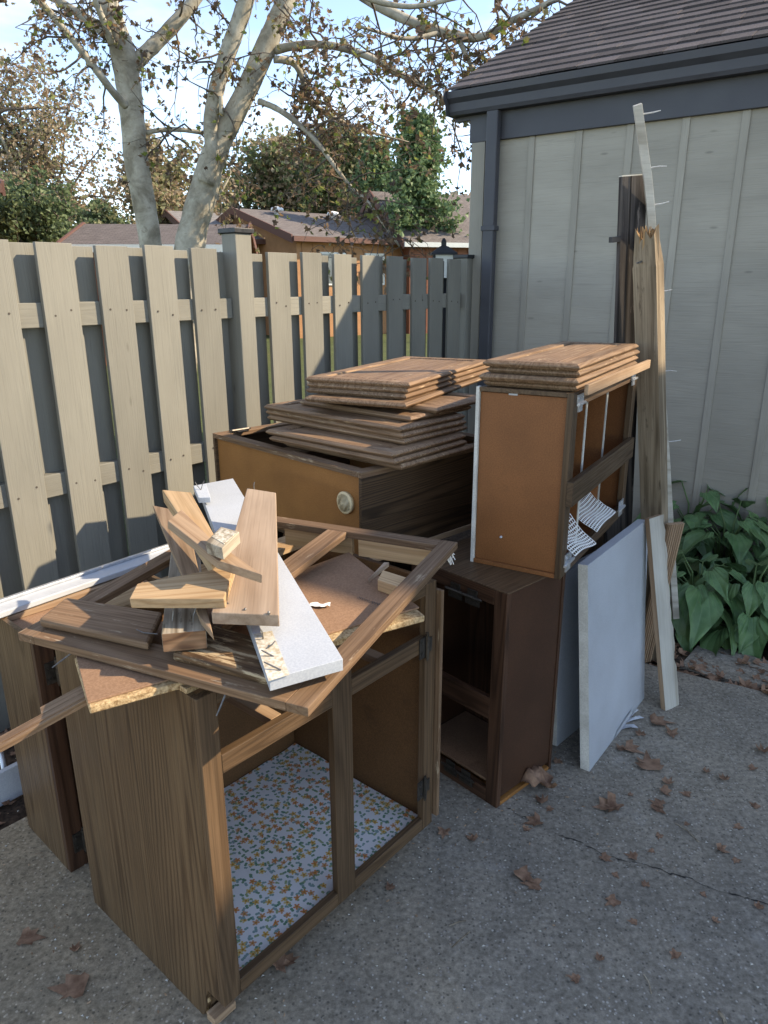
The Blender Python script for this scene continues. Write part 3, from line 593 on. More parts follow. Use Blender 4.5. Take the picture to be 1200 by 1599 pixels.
board('side_panel', DO+DL*.0195+DW*.004+Z*.03, Z*(dh-.035), DL*(dd_-.034), sgn(Z, DL, DW)*.006, orange_dk, Dc); board('back_edge', DO+DL*(dd_-.014)+Z*.0, Z*(dh-.001), DW*.10, sgn(Z, DW, DL)*.014, orange_dk, Dc)
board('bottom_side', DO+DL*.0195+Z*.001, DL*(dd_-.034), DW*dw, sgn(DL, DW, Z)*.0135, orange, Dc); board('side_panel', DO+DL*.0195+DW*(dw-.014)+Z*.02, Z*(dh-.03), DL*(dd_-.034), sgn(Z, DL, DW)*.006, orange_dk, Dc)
board('back_panel', DO+DL*(dd_-.015)+DW*.101+Z*.0, Z*(dh-.001), DW*(dw-.101), sgn(Z, DW, DL)*.01, red_dark, Dc)
board('shelf', DO+DL*.03+DW*.02+Z*.05, DL*(dd_-.05), DW*(dw-.04), sgn(DL, DW, Z)*.01, hardboard, Dc)
board('loose_stick', DO+DL*.20+DW*.12+Z*.065, V((.02, .03, .12)), DW*.018, .012, raw_tan, Dc)
for a in (.13, .20): hinge(dt, DO+DW*a+DL*-.001+Z*(dh-.05), DW, -DL, dark_hinge, 1.1); hinge(db, DO+DW*a+DL*-.001+Z*.05, DW, -DL, dark_hinge, 1.1)
# E: orange cabinet balanced on D, open front to the right
EO = V((.536, 2.034, .7585)); EL = az(31.3); EW = az(-58.7); el, ew, eh = .78, .30, .567
Ec = thing('wall_cabinet', 'orange-sided cabinet stacked on the dark one with open slatted front and white netting', 'cabinet', EO)
board('orange_panel', EO+EL*.010+EW*.014+Z*.014, Z*(eh-.03), EW*(ew-.026), sgn(Z, EW, EL)*.006, orange_red, Ec)
board('back_edge', EO+EW*(ew-.011)+Z*.0, Z*eh, EL*.02, sgn(Z, EL, EW)*.011, lam_edge, Ec)
def efr(a, b, z0, z1, vert, nm, m=oak_dark, d=0.):
    O = EO+EL*a+Z*z0+EW*d
    return board(nm, O, Z*(z1-z0), EL*(b-a), sgn(Z, EL, EW)*.019, m, Ec, .0015) if vert else board(nm, O, EL*(b-a), Z*(z1-z0), sgn(EL, Z, EW)*.019, m, Ec, .0015)
es = efr(0, .05, 0, eh, True, 'stile'); es2 = efr(el-.05, el, 0, eh, True, 'stile')
et = efr(.0505, el-.0505, eh-.045, eh, False, 'rail', oak_worn); eb = efr(.0505, el-.0505, 0, .04, False, 'rail'); efr(-.004, el-.03, .235, .31, False, 'mid_rail', oak_dark, -.0195)
board('oak_side', EO+EL*.0+EW*.0195+Z*(eh-.0135), EL*el, EW*(ew-.031), sgn(EL, EW, Z)*.0135, oak_dark, Ec); board('oak_side', EO+EL*.0+EW*.0195, EL*el, EW*(ew-.031), sgn(EL, EW, Z)*.0135, orange_red, Ec)
board('end_panel', EO+EL*(el-.016)+EW*.0195+Z*.014, Z*(eh-.03), EW*(ew-.031), sgn(Z, EW, EL)*.006, orange_red, Ec)
for i in range(4):    # back boards with light showing between
    a0 = .022+i*.184; board('back_slat', EO+EL*a0+EW*(ew-.009)+Z*.014, Z*(eh-.028), EL*.177, sgn(Z, EL, EW)*.006, orange_red, Ec)
for a0 in (.255, .50):
    sh = board('shelf', EO+EL*a0+EW*.036+Z*.0145, Z*(eh-.03), EW*(ew-.05), sgn(Z, EW, EL)*.016, orange_red, Ec)
    board('shelf_edge', EO+EL*a0+EW*.033+Z*.0145, Z*(eh-.03), EL*.016, sgn(Z, EL, EW)*.0028, white_strip, sh, 0)
for a in (.06, el-.07): hinge(et, EO+EL*a+EW*-.001+Z*(eh-.035), EL, -EW, grey_metal, 1.1); hinge(eb, EO+EL*a+EW*-.001+Z*.04, EL, -EW, grey_metal, 1.3)
mb = MB(); c = EO+EL*.0095+EW*.20+Z*.10; mb.tube([c, c-EL*.006, c-EL*.007], [.004, .004, .001], 10); mb.build('screw_cover', white_pl, Ec, Matrix.Translation(c), True)
c = EO+EL*.0095+EW*.17+Z*(eh-.02); board('label_tag', c, EW*.028, Z*.014, sgn(EW, Z, -EL)*.002, white_pl, Ec)
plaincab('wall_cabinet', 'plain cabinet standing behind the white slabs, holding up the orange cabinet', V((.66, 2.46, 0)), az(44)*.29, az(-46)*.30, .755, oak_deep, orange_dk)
# white netting hanging out of E
def netting(O, a, b, n, m, sag, parent=None):
    mb = MB(); w = .0022
    def P(i, j):
        u, v = i/n, j/m; p = O+a*u+b*v; p = p+Z*(sag*math.sin(u*5+v*2)*.5+sag*math.cos(v*6)*.4); return p
    for i in range(n+1):
        for j in range(m):
            p, q = P(i, j), P(i, j+1); d = a.normalized()*w; mb.add([p-d, p+d, q+d, q-d], [(0, 1, 2, 3)])
    for j in range(m+1):
        for i in range(n):
            p, q = P(i, j), P(i+1, j); d = b.normalized()*w; mb.add([p-d, p+d, q+d, q-d], [(0, 1, 2, 3)])
    return mb.build('shelf_netting', liner_net, parent, Matrix.Translation(O))
# two pieces resting in the opening
n0 = EO+EL*.06+EW*-.015+Z*.03
tag(netting(EO+EL*.05+EW*-.026+Z*.062, EL*.16-EW*.02+Z*.0, EW*.10+Z*.085, 13, 11, .012), 'crumpled white netting scrap by the lower hinge of the orange cabinet', 'netting', 'white shelf netting')
tag(netting(EO+EL*.27+EW*-.03+Z*.075, EL*.24+Z*.01, EW*.10+Z*.06, 20, 11, .012), 'white netting scrap draped over a shelf inside the orange cabinet', 'netting', 'white shelf netting')
# ------------------------------------------------------------------ cabinet doors
def doormesh(L_, W_, t=.0195, panel=True):
    e = .009; hl, hw = L_/2, W_/2
    rings = [(0, 0, e), (.45*t, 0, 0), (.62*t, 0, 0), (t, 0, e)]   # z, _, inset
    vs = []; fs = []
    for z, _, i in rings: vs += [(-hl+i, -hw+i, z), (hl-i, -hw+i, z), (hl-i, hw-i, z), (-hl+i, hw-i, z)]
    fs.append((3, 2, 1, 0))
    for r in range(3):
        for k in range(4): fs.append((r*4+k, r*4+(k+1) % 4, r*4+4+(k+1) % 4, r*4+4+k))
    f = .052; n = len(vs)
    for z, i in ((t, f), (t-.009, f+.003)): vs += [(-hl+i, -hw+i, z), (hl-i, -hw+i, z), (hl-i, hw-i, z), (-hl+i, hw-i, z)]
    for a, b in ((12, n), (n, n+4)):
        for k in range(4): fs.append((a+k, a+(k+1) % 4, b+(k+1) % 4, b+k))
    fs.append((n+4, n+5, n+6, n+7)); return mesh(vs, fs)
def panelmesh(L_, W_, t=.0195):
    f = .064; hl, hw = L_/2-f, W_/2-f; vs = []; fs = []
    for z, i in ((t-.0088, 0), (t-.0045, .0), (t-.0012, .020)): vs += [(-hl+i, -hw+i, z), (hl-i, -hw+i, z), (hl-i, hw-i, z), (-hl+i, hw-i, z)]
    for r in range(2):
        for k in range(4): fs.append((r*4+k, r*4+(k+1) % 4, r*4+4+(k+1) % 4, r*4+4+k))
    fs.append((8, 9, 10, 11)); return mesh(vs, fs)
dmc = {}
def door(center, azl, L_, W_, z, label, group, hin=None, mat=door_oak):
    k = (L_, W_, mat.name)
    if k not in dmc:
        a, b = doormesh(L_, W_), panelmesh(L_, W_); a.materials.append(mat); b.materials.append(mat); dmc[k] = (a, b)
    a, b = dmc[k]; M = basis(az(azl), az(azl-90), V((center[0], center[1], z)))
    if M.to_3x3().col[2].z < 0: M = basis(az(azl), az(azl+90), V((center[0], center[1], z)))
    o = link('cabinet_door', a, M, None, None, .002); tag(o, label, 'door', group); p = link('panel', b, M, o)
    if hin:
        for (u, v, nrm) in hin: hinge(o, M @ V((u, v, .012)), (M.to_3x3() @ V((1, 0, 0))), M.to_3x3() @ V(nrm), brass, 1.5)
    return o
zt = CO.z+chh+.0015
T = .0197; i = 0
lowc = V((.05, 2.72)); G1 = 'doors stacked on the lying cabinet'
# (center, azimuth of long edge, length, width)
low = [((-.02, 2.52), -48, .56, .40), ((-.06, 2.51), -49.5, .585, .40), ((-.07, 2.525), -49, .60, .40), ((-.075, 2.645), -47.5, .70, .345), ((-.08, 2.65), -46.8, .705, .345), ((-.085, 2.65), -47.2, .70, .35), ((.0, 2.68), -47.2, .56, .34)]
ords = ['bottom', 'second lowest', 'third lowest', 'fourth lowest', 'fifth lowest', 'sixth lowest', 'seventh lowest', 'eighth lowest', 'fourth from the top', 'third from the top', 'second from the top', 'topmost']
for k, (c, a, l, w) in enumerate(low):
    hn = None
    if k == 2: hn = [(-l/2+.14, -w/2-.001, (0, -1, 0)), (l/2-.09, -w/2-.001, (0, -1, 0))]
    door(c, a, l, w, zt+k*T, 'oak cabinet door, %s of the tall stack on the lying cabinet%s' % (ords[k], ', with brass hinges' if hn else ''), G1, hn)
hi = [((.07, 2.73), -52, .56, .36), ((.08, 2.86), 26, .84, .40), ((.09, 2.93), 27.5, .84, .41), ((.094, 2.94), 27, .85, .41), ((.094, 2.945), 26.5, .86, .42)]
for k, (c, a, l, w) in enumerate(hi):
    kk = k+7; door(c, a, l, w, zt+kk*T, 'oak cabinet door, %s of the tall stack on the lying cabinet' % ords[kk], G1)
ze = EO.z+eh+.0015; G2 = 'doors stacked on the orange cabinet'
ec = EO+EL*.405+EW*.145
for k, (dx, dy, a, l, w, nm) in enumerate([(.0, .0, 30.6, .78, .285, 'bottom'), (-.01, -.015, 30, .80, .30, 'second from the bottom'), (.008, .0, 30.4, .79, .28, 'second from the top'), (.0, .005, 29.6, .82, .29, 'topmost')]):
    door((ec.x+dx, ec.y+dy), a, l, w, ze+k*T, 'oak cabinet door, %s of the four on the orange cabinet' % nm, G2)
st_ = board('trim_strip', EO+EL*.02+EW*-.022+Z*(eh-.006), EL*.80, Z*.03, sgn(EL, Z, -EW)*.012, raw_tan, None); tag(st_, 'pale wooden strip along the top front edge of the orange cabinet', 'strip')
# ------------------------------------------------------------------ white slabs and leaning boards
def tilted(azl, tilt):            # returns (along, up) for a slab running along azl whose top leans to the left-back
    l = az(azl); w = az(azl-90); t = R(tilt); return l, Z*math.cos(t)+w*math.sin(t)
def slab_(label, O, azl, tilt, L_, h, th):
    l, u = tilted(azl, tilt); O = V(O); n = l.cross(u)
    if n.dot(az(azl+90)) > 0: n = -n
    t = thing('white_slab', label, 'slab', O)
    th_ = sgn(u, l, n)*th
    board('core', O+n*.0012+u*.001+l*.001, u*(h-.002), l*(L_-.002), sgn(u, l, n)*(th-.0024), chip, t, 0)
    board('laminate_face', O, u*h, l*L_, sgn(u, l, n)*.0012, laminate, t, 0); board('laminate_face', O+n*(th-.0012), u*h, l*L_, sgn(u, l, n)*.0012, laminate, t, 0)
    board('edge_band', O+n*.0013-l*.0012, u*h, n*(th-.0026), sgn(u, n, l)*.0012, lam_edge, t, 0)
    board('edge_band', O+n*.0013+u*(h-.0006), l*L_, n*(th-.0026), sgn(l, n, u)*.0012, laminate, t, 0)
    return t
F_ = slab_('white laminate slab leaning in front, tallest and nearest of the white boards', (.712, 2.118, .001), 37.1, 5.3, .58, .757, .034)
slab_('bluish white slab half hidden between the dark cabinet and the front slab', (.632, 2.262, .001), 44, 4, .50, .66, .036)
slab_('narrow white board standing behind the front slab near the plank', (1.03, 2.64, .001), 37, 4, .14, .70, .03)
# torn laminate strips at the foot of the front slab
mb = MB(); l, u = tilted(37.1, 5.3); rn = random.Random(3)
for k in range(5):
    p = V((.712, 2.118, .004))+l*(.31+k*.022+rn.uniform(-.012, .012)); d = (az(127)*rn.uniform(.015, .06)+l*rn.uniform(.0, .07)+Z*rn.uniform(0, .02)); w = l*rn.uniform(.010, .026)
    mb.add([p+az(127)*.002, p+w+az(127)*.002, p+d*.6+w+Z*rn.uniform(.0, .012), p+d*.6+Z*.004, p+d+w*.4], [(0, 1, 2, 3), (3, 2, 4)])
mb.add([p0 for p0 in (V((.712, 2.118, .003))+l*.24+az(127)*.003, V((.712, 2.118, .003))+l*.42+az(127)*.003, V((.712, 2.118, .035))+l*.42+az(127)*.002, V((.712, 2.118, .02))+l*.26+az(127)*.002)], [(0, 1, 2, 3)])
mb.build('torn_strip', white_pl, F_, MW[F_])
# nail helper
def nail(P, d, L_=.05, r=.0016, parent=None, name='nail', mat=None):
    P = V(P); d = V(d).normalized(); mb = MB(); b = d.orthogonal()*random.uniform(-.12, .12)
    mb.tube([P-d*.004, P+d*L_*.6, P+(d+b)*L_], [r, r, r*.7], 6); return mb.build(name, mat or steel, parent, Matrix.Translation(P))
# plank leaning beside the slabs
def stick(name, label, cat, P0, P1, wdir, w, t, mat, group=None, edge_mat=None, parts=True):
    """straight board from P0 to P1 (centre of its lower face corner line), width along wdir"""
    P0, P1 = V(P0), V(P1); ex = P1-P0; wd = V(wdir); x = ex.normalized(); wd = (wd-x*wd.dot(x)).normalized()
    o = board(name, P0-wd*w/2, ex, wd*w, t, mat, None, .0018); tag(o, label, cat, group); return o
pl = stick('plank', 'narrow plank with pale painted face leaning right of the white slab', 'plank', U(1049, 1106), V((1.03, 2.60, .775)), az(60), .075, .02, raw_tan)
Mp = MW[pl]
mb = MB(); rn = random.Random(5)
a_, b_ = .79/2, .075/2; vs = []; fs = []
for i in range(25):
    x = -a_+2*a_*i/24
    for j, y in enumerate((-b_, b_+rn.uniform(-.002, .010))): vs.append(Mp @ V((x, y, (-.0125 if Mp.to_3x3().col[2].dot(V((.7, -.7, 0))) < 0 else .0125))))
for i in range(24): fs.append((2*i, 2*i+1, 2*i+3, 2*i+2))
mb.add(vs, fs); mb.build('paint_layer', white_strip, pl, Mp)
rb = MB(); P0, P1 = V((1.12, 2.86, 0)), V((1.165, 2.80, .675)); ex = (P1-P0); M = basis(ex, az(70), P0)
rb.box(0, ex.length, 0, .085, 0, .016, M)
for k in range(7): rb.box(0, ex.length, .004+k*.0115, .010+k*.0115, .016, .020, M); rb.box(0, ex.length, .004+k*.0115, .010+k*.0115, -.004, 0, M)
tag(rb.build('ribbed_board', raw_tan, None, M, bev=.001), 'short brown ribbed board leaning behind the plank beside the hostas', 'board')
# broken post
PB, PT = V((1.245, 2.93, 0)), V((.952, 2.78, 1.80)); ex = PT-PB; M = basis(ex, az(38), PB); Lp = ex.length; h = .0425
vs = []; fs = []; rn = random.Random(11); ns = 30; ring = []
prof = []
for k in range(4):
    c = [(-h, -h), (h, -h), (h, h), (-h, h)]; a = c[k]; b = c[(k+1) % 4]
    for q in range(5): prof.append((a[0]+(b[0]-a[0])*q/5, a[1]+(b[1]-a[1])*q/5))
npf = len(prof)
for i in range(ns+1):
    u = i/ns
    for (y, z) in prof:
        jx = rn.uniform(-.03, .02) if i == ns else 0; r = 1+rn.uniform(-.012, .008); sh = 1 if i < ns-1 else (.97 if i == ns-1 else .8+rn.uniform(-.15, .15))
        vs.append(M @ V((Lp*u+jx-(.05 if i == ns-1 else 0), y*r*sh, z*r*sh)))
for i in range(ns):
    for k in range(npf): fs.append((i*npf+k, i*npf+(k+1) % npf, (i+1)*npf+(k+1) % npf, (i+1)*npf+k))
fs.append(tuple(range(npf))[::-1])
top0 = ns*npf; vs.append(M @ V((Lp-.05, 0, 0))); ci = len(vs)-1
mb = MB(); mb.add(vs, fs); mb.add([], [])
pm = mb.build('post', post_wood, None, M); tag(pm, 'weathered broken fence post leaning with a splintered top', 'post')
mb = MB()
vv = [V(vs[top0+k]) for k in range(npf)]+[V(vs[ci])]; mb.add(vv, [(k, (k+1) % npf, npf) for k in range(npf)])
for k in range(26):
    y, z = rn.uniform(-h, h)*.85, rn.uniform(-h, h)*.85; a = M @ V((Lp-.09, y, z)); b = M @ V((Lp+rn.uniform(-.03, .02), y+rn.uniform(-.006, .006), z+rn.uniform(-.006, .006)))
    mb.tube([a, (a+b)/2, b], [.007, .006, .001], 5)
mb.build('splinters', rot_wood, pm, M)
bmn = bmesh.new(); bmn.from_mesh(pm.data); bmesh.ops.recalc_face_normals(bmn, faces=bmn.faces); bmn.to_mesh(pm.data); bmn.free()
nail(M @ V((Lp-.10, -h, .01)), M.to_3x3() @ V((0, -1, .2)), .03, .004, pm, 'bolt')
# dark plank with a snapped lower end, leaning behind the post
PB, PT = V((1.06, 2.98, 0)), V((.905, 2.86, 1.985)); ex = PT-PB; Md = basis(ex, az(75), PB); Ld = ex.length
dk = board('dark_plank', PB-az(75)*.055, ex, az(75)*.105, -.022, char_wood, None, .002); tag(dk, 'dark brown plank leaning behind the broken post, grooved face', 'plank')
Mk = MW[dk]; mb = MB(); mb.box(-Ld/2, Ld/2, -.018, -.013, -.0125, -.011, Mk); mb.box(-Ld/2, Ld/2, -.018, -.013, .011, .0125, Mk); mb.build('groove', dark_gap, dk, Mk)
mb = MB(); mb.box(Ld/2, Ld/2+.004, -.0525, .0525, -.011, .011, Mk); mb.build('painted_end', white_strip, dk, Mk)
P0 = Mk @ V((Ld/2-.20, -.055, 0)); mb = MB(); mb.box(Ld/2-.22, Ld/2-.20, -.085, -.05, -.012, .012, Mk); mb.build('bracket', black_m, dk, Mk)
sn = prism('snapped_board', [(0, -.03), (.55, -.035), (1.15, -.03), (1.22, -.035), (1.27, -.01), (1.33, -.005), (1.30, .012), (1.24, .03), (.5, .035), (0, .03)], V((1.03, 2.95, 0)), V((-.10, -.06, 1.0)), az(80), -.02, char_wood, None); tag(sn, 'snapped dark board wedged between the orange cabinet and the post', 'board')
# thin nail strip, bowed
pxs = [(996, 163, 2.76), (1003, 215, 2.79), (1011, 270, 2.82), (1016, 320, 2.845), (1021, 400, 2.885), (1027, 500, 2.93), (1034, 620, 2.975), (1041, 720, 3.01), (1049, 860, 3.05), (1056, 965, 3.08)]
pp = [at(*p) for p in pxs]; b0 = pp[-1]; pp[-1] = V((b0.x, b0.y, max(b0.z, .0)))
vs = []; fs = []; M = Matrix.Translation(pp[-1])
for i, p in enumerate(pp):
    t = (pp[min(i+1, len(pp)-1)]-pp[max(i-1, 0)]).normalized(); a = (az(95)-t*az(95).dot(t)).normalized(); b = t.cross(a)
    vs += [p-a*.014-b*.010, p+a*.014-b*.010, p+a*.014+b*.010, p-a*.014+b*.010]
for i in range(len(pp)-1):
    for k in range(4): fs.append((i*4+k, i*4+(k+1) % 4, i*4+4+(k+1) % 4, i*4+4+k))
fs += [(3, 2, 1, 0), tuple(range(len(vs)-4, len(vs)))]
mb = MB(); mb.add(vs, fs); ns_ = mb.build('nail_strip', white_strip, None, M, bev=.001); tag(ns_, 'tall thin pale strip with protruding nails, bowed, beside the broken post', 'strip')
bmn = bmesh.new(); bmn.from_mesh(ns_.data); bmesh.ops.recalc_face_normals(bmn, faces=bmn.faces); bmn.to_mesh(ns_.data); bmn.free()
for (x, y, Y) in ((1003, 178, 2.77), (1013, 262, 2.81), (1018, 320, 2.845), (1024, 456, 2.91), (1032, 580, 2.96), (1040, 690, 3.0)):
    nail(at(x, y, Y), V((1, -.15, .12)), .062, .0024, ns_, 'nail', nail_lt)
# long white panel standing behind the left cabinet, near the fence
wp0, wp1 = V((-1.40, 1.475, .748)), V((-.70, 2.385, .748)); wl = (wp1-wp0); wn_ = V((wl.y, -wl.x, 0)).normalized()
wp = thing('countertop_piece', 'long white countertop piece with metal edge trim lying across the back of the left cabinet', 'countertop', wp0)
board('panel_body', wp0, wl, wn_*.075, sgn(wl, wn_, Z)*.018, white_pl, wp, .003)
board('edge_trim', wp0+wn_*.002+Z*.0182, wl, wn_*.014, sgn(wl, wn_, Z)*.009, grey_metal, wp, .002)
wq = board('white_offcut', V((-1.56, 1.66, -.03)), V((.36, .46, 0)), Z*.12, .02, laminate, None, .002); tag(wq, 'low white board standing in the litter at the left edge', 'board')
mb = MB(); c = U(0, 1175, .18); hp = [U(-25, 1120, .22), U(-6, 1150, .16), U(3, 1185, .10), U(9, 1215, .045), U(7, 1222, .03)]
hs = mb; mb.tube(hp, .009, 10); tag(mb.build('hose', grey_metal, None, Matrix.Translation(hp[-1]), True), 'short bent grey hose by the white panel at the left edge', 'hose')
# ------------------------------------------------------------------ things on top of the front cabinet
def quad(name, label, cat, pts, th, mat, group=None, bev=.0018, parent=None):
    """board whose TOP face passes through the given corners (px,py,z): near-left, near-right, far-right, far-left; true 3D prism"""
    P = [U(*p) for p in pts]; c = sum(P, V((0, 0, 0)))/len(P)
    ex = ((P[1]-P[0])+(P[2]-P[3])); ey = ((P[3]-P[0])+(P[2]-P[1]))
    if ey.length > ex.length: ex, ey = ey, ex
    n = ex.cross(ey).normalized(); n = n if n.z > 0 else -n
    Q = [p-n*(p-c).dot(n) for p in P]; M = basis(ex, n.cross(ex), c); Mi = M.inverted()
    vs = [Mi @ q for q in Q]; k = len(vs); vs = [V((v.x, v.y, 0)) for v in vs]+[V((v.x, v.y, -th)) for v in vs]
    fs = [tuple(range(k)), tuple(range(k, 2*k))[::-1]]+[(i, k+i, k+(i+1) % k, (i+1) % k) for i in range(k)]
    me = mesh(vs, fs); bmn = bmesh.new(); bmn.from_mesh(me); bmesh.ops.recalc_face_normals(bmn, faces=bmn.faces); bmn.to_mesh(me); bmn.free()
    o = link(name, me, M, parent, mat, bev)
    if label: tag(o, label, cat, group)
    return o
# hardboard panel lying on the cabinet
hb = quad('hardboard_panel', 'brown hardboard sheet with crumbling chipboard edge under the oak frame', 'panel', [(137, 1097, .900), (655, 948, .900), (545, 862, .900), (118, 1020, .900)], .004, hardboard, None, .0008)
quad('chipboard_layer', None, None, [(139, 1104, .8955), (664, 961, .8955), (548, 868, .8955), (116, 1026, .8955)], .016, chip, None, .003, hb)
# loose face frame, sloping up to the back right
FL, FR, BR = U(27, 988, .924), U(481, 1106, .924), U(712, 846, .960); fa = FL-FR; fb = BR-FR; fb = fb-fa.normalized()*fb.dot(fa.normalized()); fu = fa.cross(fb).normalized(); fu = fu if fu.z > 0 else -fu
fa_, fb_ = fa.normalized(), fb.normalized(); al, bl_ = fa.length, fb.length; sgf = sgn(fa_, fb_, -fu)
FT = thing('face_frame', 'loose oak face frame lying across the top of the front cabinet', 'frame', FR)
def fm_(nm, a0, a1, b0, b1, alonga, m=oak_worn, th=.019):
    O = FR+fa_*a0+fb_*b0
    return board(nm, O, fa_*(a1-a0), fb_*(b1-b0), sgf*th, m, FT, .0015) if alonga else board(nm, O, fb_*(b1-b0), fa_*(a1-a0), -sgf*th if sgn(fb_, fa_, -fu) != sgf else sgf*th, m, FT, .0015)
fm_('stile', 0, .045, 0, bl_, False); fm_('stile', al-.045, al, 0.0, bl_, False); fm_('rail', .0455, al-.0455, 0, .075, True, raw_tan if False else oak_worn); fm_('rail', .0455, al-.0455, bl_-.04, bl_, True); fm_('mid_stile', al*.49-.03, al*.49+.03, .0755, bl_-.0405, False)
for a0 in (.06, .30): board('cleat', FR+fa_*a0+fb_*(bl_-.022)-fu*.0195, fa_*.22, -fu*.05, .016, raw_warm, FT)
mb = MB(); rn = random.Random(2)
for k in range(14):
    p = BR+fb_*-.02-fu*.019+fa_*rn.uniform(0, .03); q = p+V((rn.uniform(.0, .02), rn.uniform(-.01, .02), -rn.uniform(.01, .045))); mb.tube([p, q], [.003, .001], 5)
mb.build('torn_fibres', liner_net, FT, MW[FT])
# two drawer fronts
def drawer(label, pts, mat):
    o = quad('drawer_front', label, 'drawer front', pts, .02, mat, 'drawer fronts among the scraps', .006); return o
drawer('clean oak drawer front lying at the left of the scrap pile', [(60, 966, .948), (231, 1003, .948), (254, 955, .948), (103, 932, .948)], oak_worn)
drawer('dark drawer front with worn finish under the end of the white board', [(268, 1018, .946), (418, 1057, .946), (436, 1004, .946), (335, 975, .946)], oak_scar)
# white laminate board
wb = quad('laminate_board', 'long white laminate board with raw nailed end sloping across the frame', 'board', [(421, 1061, .972), (536, 1029, .972), (364, 747, 1.0), (309, 757, 1.0)], .024, laminate, None, .001)
q = quad('bare_strip', None, None, [(419.5, 1063, .9735), (452, 1053, .9735), (425, 985, .9765), (396, 990, .9765)], .0012, None or speck('rusty_bare', (.40, .33, .23), (.66, .62, .55), 120, .8, 18, (.30, .15, .06)), None, 0, wb)
for (x, y, d, ln) in ((411, 998, (.0, -.2, 1), .028), (425, 1024, (-.6, .1, .3), .022), (436, 1045, (-.7, .2, .25), .03), (418, 1012, (.6, .5, .3), .02)): nail(U(x, y, .976), d, ln, .0016, wb)
wb2 = quad('laminate_scrap', 'small white laminate scrap with bent nails at the far end of the long white board', 'board', [(310, 777, 1.02), (329, 776, 1.02), (322, 755, 1.03), (302, 758, 1.03)], .018, laminate)
for d in ((.3, .2, 1), (-.5, .1, .6)): nail(U(314, 765, 1.025), d, .03, .0014, wb2)
# lumber scraps (top faces), lowest first
def scrap(name, label, pts, th, mat, endm=None): return quad(name, label, 'lumber', pts, th, mat, 'lumber scraps on the frame', .002)
lb = scrap('lumber_block', 'grey topped two by four lying lowest in the scrap pile, reddish cut end', [(252, 990, .987), (322, 984, .987), (311, 845, .987), (270, 838, .987)], .038, grey_wood)
Mi = MW[lb]
quad('cut_end', None, None, [(253, 991, .9872), (321, 985, .9872), (321, 984.6, .9872), (253, 990.6, .9872)], .0375, raw_end, None, 0, lb)
scrap('lumber_plank', 'thin warm plank running from upper left to a point beneath the pale board', [(312, 965, 1.003), (332, 988, 1.003), (290, 800, 1.045), (238, 788, 1.045)], .018, raw_tan)
pb = scrap('lumber_board', 'widest pale board in the scrap pile, tapering away from the camera', [(330, 955, 1.028), (436, 962, 1.022), (431, 768, 1.085), (386, 763, 1.085)], .026, raw)
nail(U(397, 764, 1.085), (0, .1, 1), .02, .0014, pb)
for x, y in ((383, 952), (420, 957)): nail(U(x, y, 1.027), (0, 0, 1), .003, .003, pb)
bk = scrap('lumber_block', 'bright two by four chunk on top at the far left of the scrap pile', [(330, 880, 1.075), (357, 876, 1.075), (298, 768, 1.125), (253, 765, 1.125)], .036, raw_warm)
sp = scrap('lumber_split', 'split board tapering to a sharp point toward the right over the pale board', [(262, 816, 1.118), (340, 872, 1.105), (410, 901, 1.085), (330, 838, 1.112), (284, 794, 1.125)], .019, raw_tan)
sm = scrap('lumber_offcut', 'small offcut with pale chewed nail marked top lying over the split board', [(321, 846, 1.135), (347, 856, 1.135), (374, 830, 1.14), (345, 822, 1.14)], .026, grey_wood)
quad('chewed_top', None, None, [(331, 838, 1.1372), (350, 849, 1.1372), (369, 832, 1.1412), (346, 825, 1.1412)], .0015, speck('splintery_white', (.30, .24, .16), (.70, .64, .54), 140, .9, 30, (.12, .08, .05), bstr=1.), None, 0, sm)
fb10 = scrap('lumber_board', 'short tan board with angled end lying frontmost over the grey two by four', [(202, 936, 1.042), (350, 934, 1.05), (366, 884, 1.062), (214, 910, 1.052)], .022, raw_warm)
nail(U(270, 930, 1.04)+V((0, -.004, 0)), (.02, -.1, -1), .05, .0016, fb10); nail(U(308, 945, 1.02), (-.3, -.3, -.8), .035, .0014, fb10); nail(U(340, 888, 1.06), (.8, -.2, .1), .05, .0014, fb10)
nail(U(112, 1020, .905), (-.6, -.5, -.35), .045, .0018, FT); nail(U(352, 1085, .903), (-.3, -.6, -.7), .04, .0018, FT); nail(U(243, 990, .95), (-.9, .0, .1), .04, .0014, FT)
# loose sticks inside the frame opening and moulding strip at the left
quad('pine_stick', 'short pine stick lying in the frame opening', 'stick', [(575, 905, .912), (582, 898, .912), (608, 878, .912), (600, 878, .912)], .012, raw, 'sticks in the frame opening'); quad('pine_stick', 'pale block behind the hardboard sheet in the frame opening', 'stick', [(590, 905, .93), (640, 922, .93), (646, 905, .93), (598, 890, .93)], .03, raw_warm, 'sticks in the frame opening')
ml0, ml1 = U(-30, 1182, .80), U(135, 1092, .866); ex = ml1-ml0; Mm = basis(ex, az(-52), ml0); mb = MB(); LL = ex.length
mb.box(0, LL, 0, .028, -.014, 0, Mm); mb.box(0, LL, .006, .010, 0, .0022, Mm); mb.box(LL-.085, LL, .028, .05, -.014, -.001, Mm)
tag(mb.build('moulding_strip', oak_worn, None, Mm, bev=.0015), 'thin oak moulding strip sticking out to the left from under the hardboard', 'strip')
mb = MB(); rn = random.Random(9); c = U(500, 947, .9015)
vs = []; fs = []
for i in range(9):
    for j in range(5): vs.append(c+V(((i-4)*.006, (j-2)*.0045+math.sin(i)*.003, .003+.004*rn.random())))
for i in range(8):
    for j in range(4): k = i*5+j; fs.append((k, k+5, k+6, k+1))
mb.add(vs, fs); tag(mb.build('paper_scrap', liner_net, None, Matrix.Translation(c), True), 'crumpled paper scrap on the hardboard inside the frame', 'scrap')
